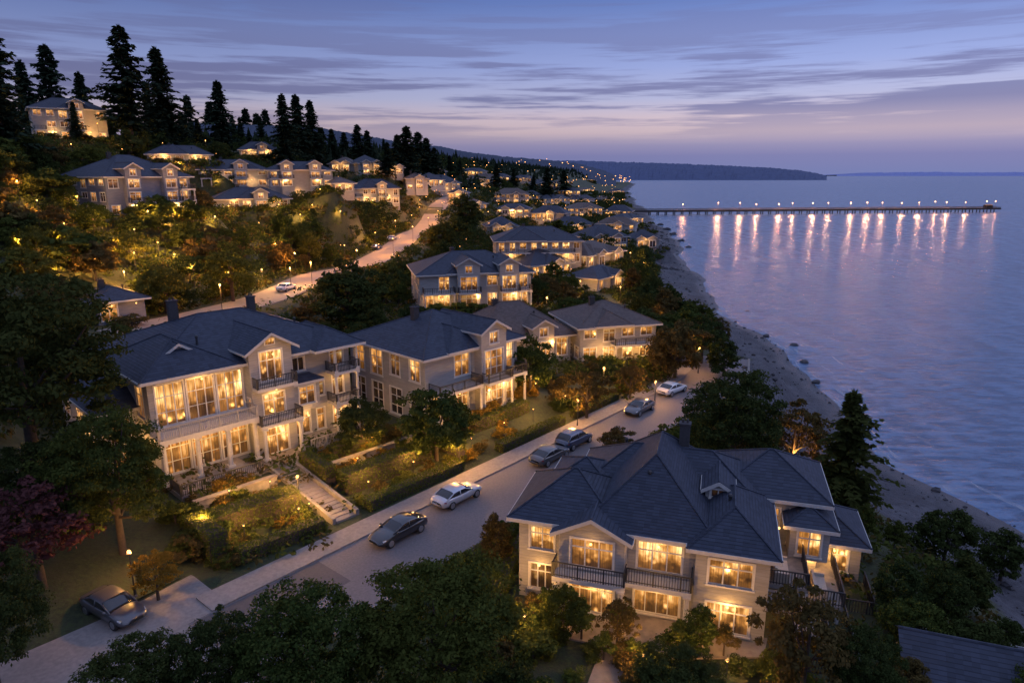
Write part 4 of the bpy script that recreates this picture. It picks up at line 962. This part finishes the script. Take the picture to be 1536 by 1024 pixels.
# ------------------------------------------------------------------ pier
def pier():
    a=Vector((116,585,0)); b=Vector((443,632,0)); L=(b-a).length; e=thing('pier','long low timber pier with a row of glowing lamps reaching over the water','pier',(a.x,a.y,0),math.atan2(b.y-a.y,b.x-a.x))
    d=MB(); d.box(-14,L,-2.4,2.4,-3.9,-3.1); d.box(-14,L,-2.6,-2.2,-4.7,-3.9); d.box(-14,L,2.2,2.6,-4.7,-3.9); d.obj('deck','timber',e)
    r=MB()
    for y in (-2.3,2.3):
        r.box(-14,L,y-.08,y+.08,-2.1,-1.92); r.box(-14,L,y-.05,y+.05,-2.65,-2.52)
        for x in np.arange(-14,L,3): r.box(x-.08,x+.08,y-.075,y+.075,-3.1,-2.1)
    r.obj('railing','timber',e)
    for x in np.arange(0,L,7.2):
        for y in (-1.8,1.8):
            p=MB(); p.tube((x,y,-10),(x,y,-3.9),.5,.45,7); p.obj('piling','timber',e)
    for px in (1017,1067,1098,1122,1155,1175,1205,1228,1262,1287,1310,1340,1367,1392,1410,1440,1474,1488):
        x=(px-972)/(1498-972)*L; hh=random.uniform(1.4,2.8); p=MB(); p.tube((x,-1.9,-3.1),(x,-1.9,hh-.3),.1,.07,6); p.box(x-.3,x+.3,-1.98,-1.82,hh-.4,hh-.3); o=p.obj('lamp_post','timber',e)
        q=MB(); q.ball((x,-1.9,hh),random.uniform(.2,.30),8,5); q.obj('lamp','bulbpier',o)
        light(e,(x,-2.6,hh-.1),random.uniform(6000,14000)*(.35 if px>1460 else 1),(1,.42,.2),.4)
    s=MB(); s.box(L-15,L-8,-1.6,1.6,-3.1,-1.0); s.hexa([(L-15.4,-2.0,-1.0),(L-7.6,-2.0,-1.0),(L-7.6,2.0,-1.0),(L-15.4,2.0,-1.0),(L-14,-.2,-.1),(L-9,-.2,-.1),(L-9,.2,-.1),(L-14,.2,-.1)]); s.obj('shelter','tyre',e)
pier()

# ------------------------------------------------------------------ lamps
def street_lamp(x,y,z,h,power,label=None,desc=None,r=.11,col=(1,.45,.10)):
    e=thing('street_lamp',label,'lamp',(x,y,z),random.uniform(0,6.28))
    p=MB(); p.tube((0,0,-.2),(0,0,.5),.1,.07,8); p.tube((0,0,.5),(0,0,h-r),.05,.035,8); p.box(-.12,.12,-.12,.12,h-r-.04,h-r+.02); p.obj('pole','ironrail',e)
    g=MB(); g.ball((0,0,h+.02),r,10,6); g.obj('globe','bulb',e)
    light(e,(.38,0,h-.05),power,col,.12); 
    if desc: later(e,desc)
def lamp_px(px,pb,pt,power,label=None,desc=None,r=.11,hmin=1.2):
    x,y,z,t=hit(px,pb); h=max(hmin,min(6,(pb-pt)/1024*t*1.02)); street_lamp(x,y,z,h,power,label,desc,r)
for px,pb,pt,pw,lab in ((203,893,822,650,'globe lamp beside the golden shrub at the driveway'),(450,762,712,500,'slim lamp beside the garden steps'),(690,705,664,1000,'globe lamp under the spreading garden tree'),(866,640,600,900,'globe lamp beside the open crowned garden tree'),
  (982,605,572,800,'globe lamp near the bend of the street'),(1047,560,522,700,'globe lamp before the beach at the bend of the street'),(1190,720,684,700,'globe lamp half hidden behind the front villa near the beach'),(437,432,402,2600,'tall lamp beside the parked car on the upper road')):
    lamp_px(px,pb,pt,pw,lab)
K=9.0
for px,py,pw in ((35,395,260),(120,322,160),(140,420,300),(190,440,260),(240,392,420),(292,428,300),(325,352,220),(372,372,300),(415,392,260),(452,345,180),(482,312,80),(512,338,90),(150,214,130),(310,230,130),(60,330,200),(262,345,260),(205,372,300),(100,365,260),(300,395,260),(395,430,300),(345,330,160),(80,440,260),(230,440,260),(170,395,260),(60,250,140),(30,300,200),(420,330,130),
  (20,350,150),(90,395,150),(155,350,150),(225,345,150),(265,410,150),(320,420,150),(335,385,150),(390,355,150),(440,372,150),(470,330,80),(20,250,110),(110,240,110),(190,235,110),(270,265,110),(205,410,150)):
    lamp_px(px,py,py-random.choice((18,22,26)),pw*K,None,'garden lamps on the lamplit hillside',.12,3.2)
for i in range(0,len(upper),7):
    if not 90<upper[i,1]<345: continue
    t=upper[min(i+1,len(upper)-1)]-upper[i]; t/=np.hypot(*t); sd=1 if (i//7)%2 else -1; x,y=upper[i,0]+t[1]*4.1*sd,upper[i,1]-t[0]*4.1*sd
    street_lamp(x,y,zu[i],4.6,4200,None,'lamps along the upper road',.14,(1,.38,.07))
for px,py,pw in ((560,318,240),(585,312,240),(700,300,300),(735,296,300)):
    lamp_px(px,py,py-16,pw*5,None,'lamps on the slope past the upper road',.16,3)
for px,py,pw in ((770,330,300),(815,345,300),(850,370,260),(880,395,260),(905,420,220),(930,450,200),(830,400,260),(870,440,200),(905,480,200),(960,470,180),(985,500,160),(820,470,200),(945,395,220),(965,410,200),(760,345,300),(800,310,300),(860,320,300),(910,330,300),(940,345,260),(720,330,300),(975,450,160),(940,560,120),(905,585,120),(880,608,150)):
    lamp_px(px,py,py-14,pw*5.5,None,'lamps among the houses toward the beach',.14,2.8)
for i,(x,y) in enumerate((L1(2.5,-7.8),L1(5.6,-12.6),L1(13.5,-8.6),L1(17,-12),L1(20.5,-8.8),L1(6.6,-12.4),L1(1.5,-12.2),L1(5.6,-8.2),L1(22.5,-11.5),L1(16.5,-6.6),L1(12,-12.4),L2(1.5,-4),L2(8.4,-5.4),L2(12.6,-4.5),L2(-2.5,-2),SN(20,-6.2),SN(25,-6.4),SN(31,-6.5),SN(36,-7),SN(30,-10),SN(22,-11),SN(15,-6),SN(-9.6,-9))):
    e=thing('path_light',None,'lamp',(x,y,Hs(x,y)),0); p=MB(); p.tube((0,0,-.2),(0,0,1.35),.035,.03,7); p.tube((0,0,1.48),(0,0,1.54),.11,.04,8); p.obj('post','ironrail',e)
    g=MB(); g.ball((0,0,1.42),.055,8,5); g.obj('globe','bulb',e); light(e,(0,0,2.0),440,(1,.47,.11),.1); later(e,'low garden lights beside the front villas')

# ------------------------------------------------------------------ cars
def car(label,paint,x,y,z,rot,scale=1,suv=False,desc=None):
    e=thing('car',label,'car',(x,y,z),rot); k=1.1 if suv else 1
    st=[(-2.33,.55,.48,.72),(-2.29,.74,.38,.86),(-2.15,.84,.31,.95),(-1.75,.90,.27,.99),(-1.42,.925,.27,.985),(-.8,.915,.25,.96),(.5,.915,.25,.945),(1.0,.915,.26,.93),(1.42,.925,.28,.885),(1.8,.89,.28,.81),(2.08,.82,.31,.73),(2.25,.70,.36,.65),(2.33,.50,.42,.58)]
    rings=[]
    for X,w,b,t in st:
        t*=k
        half=[(w*.78,b),(w*.95,b+.09),(w*.995,b+.42*(t-b)),(w,b+.62*(t-b)),(w*.97,t-.12),(w*.91,t-.045),(w*.78,t-.008),(w*.5,t+.018),(w*.2,t+.026)]
        rings.append([(X,q,r) for q,r in half+[(-q,r) for q,r in half[::-1]]])
    m=MB(); m.loft(rings); m.obj('body',paint,e,True)
    tz=1.66 if suv else 1.43; xs=[(1.12,.0),(.86,.25),(.55,.58),(.25,.84),(-.05,.96),(-.4,1.0),(-.8,.97),(-1.15,.82),(-1.5,.5),(-1.78,.2),(-1.98,.0)]
    if suv: xs=[(1.12,.0),(.9,.28),(.6,.64),(.35,.86),(.0,.97),(-.5,1.0),(-1.1,.99),(-1.6,.93),(-1.85,.7),(-2.0,.35),(-2.08,.0)]
    b0=.93*k-.04
    def sec(X,f,o=0):
        h=(tz-b0)*f+.012; w=.84-.05*max(0,abs(X+.3)-.6)
        half=[(w,b0),(w*.975,b0+.35*h),(w*.90,b0+.7*h),(w*.78,b0+.9*h),(w*.55,b0+.985*h),(w*.22,b0+h)]
        return [(X,q+(o if q>0 else -o),r+o) for q,r in half+[(-q,r) for q,r in half[::-1]]]
    g=MB(); g.loft([sec(X,f) for X,f in xs]); g.obj('window','carglass',e,True)
    rf=MB(); ring2=[sec(X,f,.012)[2:-2] for X,f in xs if f>.8]; rf.loft(ring2,False,False)
    for idx in (3,-4):
        top=sec(*xs[idx],.012); 
        for a_ in (0,-1):
            end=sec(*(xs[0] if idx==3 else xs[-1]),.012); c=(2 if a_==0 else -3); rf.tube(end[a_],top[c],.05,.045,6)
    mid=sec(-.42,1.0,.01)
    for a_,c in ((0,2),(-1,-3)): rf.tube(mid[a_],mid[c],.045,.04,6)
    rf.obj('roof',paint,e,True)
    for X in (-1.42,1.42):
        for s in (1,-1):
            t=MB(); t.tube((X,s*.70,.35),(X,s*.90,.35),.36,.36,20); t.tube((X,s*.90,.35),(X,s*.945,.35),.36,.32,20); w=t.obj('wheel','tyre',e); r=MB(); r.tube((X,s*.92,.35),(X,s*.952,.35),.25,.23,14); r.obj('rim','rim',w)
    hz=.60*k
    for s in (1,-1):
        q=MB(); q.hexa([(2.02,s*.46,hz-.03),(2.25,s*.44,hz-.05),(2.06,s*.80,hz),(1.86,s*.86,hz+.02),(2.0,s*.46,hz+.07),(2.22,s*.46,hz+.05),(2.02,s*.79,hz+.12),(1.82,s*.845,hz+.15)]); q.obj('headlight','headlight',e)
        q=MB(); q.hexa([(-2.31,s*.42,hz+.12),(-2.2,s*.42,hz+.12),(-2.05,s*.87,hz+.14),(-2.2,s*.80,hz+.14),(-2.29,s*.44,hz+.24),(-2.18,s*.44,hz+.24),(-2.05,s*.85,hz+.27),(-2.18,s*.79,hz+.27)]); q.obj('taillight','taillight',e)
        q=MB(); q.ball((.82,s*.98,1.0*k),.11,8,5,.7); q.obj('mirror',paint,e,True)
    q=MB(); q.box(2.24,2.335,-.42,.42,.44,.55); q.obj('grille','tyre',e)
    if desc: later(e,desc)
sa=ANG
x,y=SN(0.3,.4); car('black sedan on the street below the garden steps','paint_black',x,y,.04,sa+math.pi)
x,y=SN(7.2,-.3); car('silver sedan parked at the kerb ahead of the black sedan','paint_silver',x,y,.04,sa)
x,y=SN(18.6,.6); car('dark sedan, nearer of the close pair up the street','paint_charcoal',x,y,.04,sa)
x,y=SN(23.2,.2); car('dark blue car, farther of the close pair up the street','paint_blue',x,y,.04,sa,suv=True)
x,y=SN(35.8,.3); car('dark car alone near the bend of the street','paint_charcoal',x,y,.04,sa+math.pi)
x,y=SN(44.5,-.1); car('white car at the bend of the street','paint_white',x,y,.04,sa-.1)
x,y,z,t=hit(172,922); car('dark grey sedan parked on the driveway beside the golden shrub','paint_slategrey',x,y,.05,R(-30))
x,y,z,t=hit(430,436); car('white car beside the tall lamp on the upper road','paint_white',x,y,z+.04,R(78))
for px,py,c in ((565,374,'charcoal'),(588,361,'silver')):
    x,y,z,t=hit(px,py); car(None,'paint_'+c,x,y,z+.04,R(80),desc='small cars parked along the upper road')

# ------------------------------------------------------------------ garden steps, patio, terrace seats
def steps():
    e=thing('garden_steps','straight flight of steps from the sidewalk up to the central gable','steps',(H1[0],H1[1],0),R(46)); n=18
    for i in range(n):
        f=i/n; y1=-4.3-(9.9)*f; y0=y1-9.9/n; z=1.28-1.12*f; m=MB(); m.box(7.8,9.5,y0-.03,y1,-.6,z-.004*i); m.obj('step','concrete',e)
    m=MB(); m.box(6.7,12.1,-4.3,-1.1,-.2,1.33); m.obj('landing','paving',e)
    for x in (7.6,9.7):
        m=MB(); m.hexa([(x-.14,-14.2,-.4),(x+.14,-14.2,-.4),(x+.14,-4.3,-.4),(x-.14,-4.3,-.4),(x-.14,-14.2,.45),(x+.14,-14.2,.45),(x+.14,-4.3,1.65),(x-.14,-4.3,1.65)]); m.obj('side_wall','stone',e)
steps()
poly('patio',[L2(3.4,-3.4),L2(2.8,-.05),L2(14.9,-.05),L2(14.6,-1.8),L2(9.6,-3.4)],.14,'paving',.3)
poly('path',[L2(5.9,-3.3),L2(5.4,-11),L2(7.2,-11),L2(7.4,-3.3)],.11,'paving',.3)
poly('lawn',[SN(-12.6,-6.4),SN(-13.2,-9.5),SN(-16.2,-9.4),SN(-16.0,-6.0)],.17,'groundmat',.3)
poly('lawn',[SN(-23.5,-10),SN(-27,-7),SN(-33,-6.6),SN(-33,-15),SN(-23.5,-15)],.17,'groundmat',.3)
def sofa(lx,ly,z,rz,label):
    x,y=L2(lx*.95,ly*.95); e=thing('outdoor_sofa',label,'sofa',(x,y,z),R(-17)+rz); m=MB(); m.box(-.9,.9,-.4,.4,.12,.42); m.obj('seat','cushion',e); m=MB(); m.box(-.9,.9,.28,.42,.42,.85); m.obj('backrest','cushion',e)
    for s in (-1,1): m=MB(); m.box(s*.95-.07,s*.95+.07,-.4,.42,0,.62); m.obj('armrest','cushion',e)
sofa(16.4,3.0,2.67,math.pi/2,'pale outdoor sofa on the upper right balcony of the front villa'); sofa(18.9,4.2,1.27,math.pi/2,'pale outdoor sofa on the lower right balcony of the front villa')

# ------------------------------------------------------------------ labels by order
for desc,es in ORD.items():
    es=sorted(es,key=lambda e:proj(*e.location)[0])
    for i,e in enumerate(es):
        e['label']=f"{ordw(i)} from the left of the {desc}"; e['group']=desc

# ------------------------------------------------------------------ sky and light
def world():
    w=bpy.data.worlds.new('World'); S.world=w; w.use_nodes=True; nt=w.node_tree; nt.nodes.clear()
    out=N(nt,'ShaderNodeOutputWorld'); bg=N(nt,'ShaderNodeBackground')
    tc=N(nt,'ShaderNodeTexCoord'); g=tc.outputs['Generated']; sp=N(nt,'ShaderNodeSeparateXYZ'); nt.links.new(g,sp.inputs[0])
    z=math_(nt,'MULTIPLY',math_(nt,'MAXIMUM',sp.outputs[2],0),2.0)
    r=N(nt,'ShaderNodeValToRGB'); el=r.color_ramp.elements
    stops=[(0,(.165,.195,.40)),(.05,(.19,.20,.40)),(.08,(.28,.26,.43)),(.115,(.56,.44,.50)),(.15,(.60,.49,.57)),(.20,(.43,.45,.67)),(.28,(.30,.37,.69)),(.44,(.125,.20,.50)),(.6,(.175,.24,.51)),(1,(.47,.56,.95))]  # last stops: unseen overhead sky made brighter to add ambient light
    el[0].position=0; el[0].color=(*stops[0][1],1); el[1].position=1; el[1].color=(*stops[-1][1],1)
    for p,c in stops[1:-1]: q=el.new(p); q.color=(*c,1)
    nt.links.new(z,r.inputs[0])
    n1=noise(nt,mapping(nt,g,(1.8,1.8,34)),1.5,9,.6); n2=noise(nt,mapping(nt,g,(1.1,1.1,14)),1.3,4,.5); n3=noise(nt,mapping(nt,g,(3.2,3.2,60)),1.7,8,.62)
    c1=mrange(nt,math_(nt,'ADD',math_(nt,'ADD',math_(nt,'MULTIPLY',n1,.45),math_(nt,'MULTIPLY',n2,.35)),math_(nt,'MULTIPLY',n3,.2)),.46,.55)
    bd=N(nt,'ShaderNodeValToRGB'); be=bd.color_ramp.elements; be[0].position=.08; be[0].color=(0,0,0,1); be[1].position=.55; be[1].color=(.12,.12,.12,1)
    for p,v in ((.125,.5),(.18,.95),(.27,.9),(.36,.45)): q=be.new(p); q.color=(v,v,v,1)
    nt.links.new(z,bd.inputs[0])
    cf=math_(nt,'MULTIPLY',c1,bd.outputs[0])
    col=mixc(nt,math_(nt,'MULTIPLY',cf,.85),r.outputs[0],(.15,.16,.345))
    az=mrange(nt,sp.outputs[0],-.7,.55,.76,1.12)
    bri=N(nt,'ShaderNodeVectorMath'); bri.operation='SCALE'; nt.links.new(col,bri.inputs[0]); nt.links.new(az,bri.inputs['Scale'])
    sky=N(nt,'ShaderNodeTexSky'); sky.sky_type='NISHITA'; sky.sun_disc=False; sky.sun_elevation=R(-2); sky.sun_rotation=R(60)
    sc=N(nt,'ShaderNodeVectorMath'); sc.operation='SCALE'; nt.links.new(sky.outputs[0],sc.inputs[0]); sc.inputs['Scale'].default_value=.03
    ad=N(nt,'ShaderNodeVectorMath'); ad.operation='ADD'; nt.links.new(bri.outputs[0],ad.inputs[0]); nt.links.new(sc.outputs[0],ad.inputs[1])
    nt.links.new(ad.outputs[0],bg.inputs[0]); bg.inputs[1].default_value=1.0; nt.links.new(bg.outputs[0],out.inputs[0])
world()
sl=bpy.data.lights.new('dusk_sun','SUN'); sl.energy=.11; sl.angle=R(25); sl.color=(.95,.8,.95); so=bpy.data.objects.new('dusk_sun',sl); COL.objects.link(so); so.rotation_euler=(R(55),0,R(110))
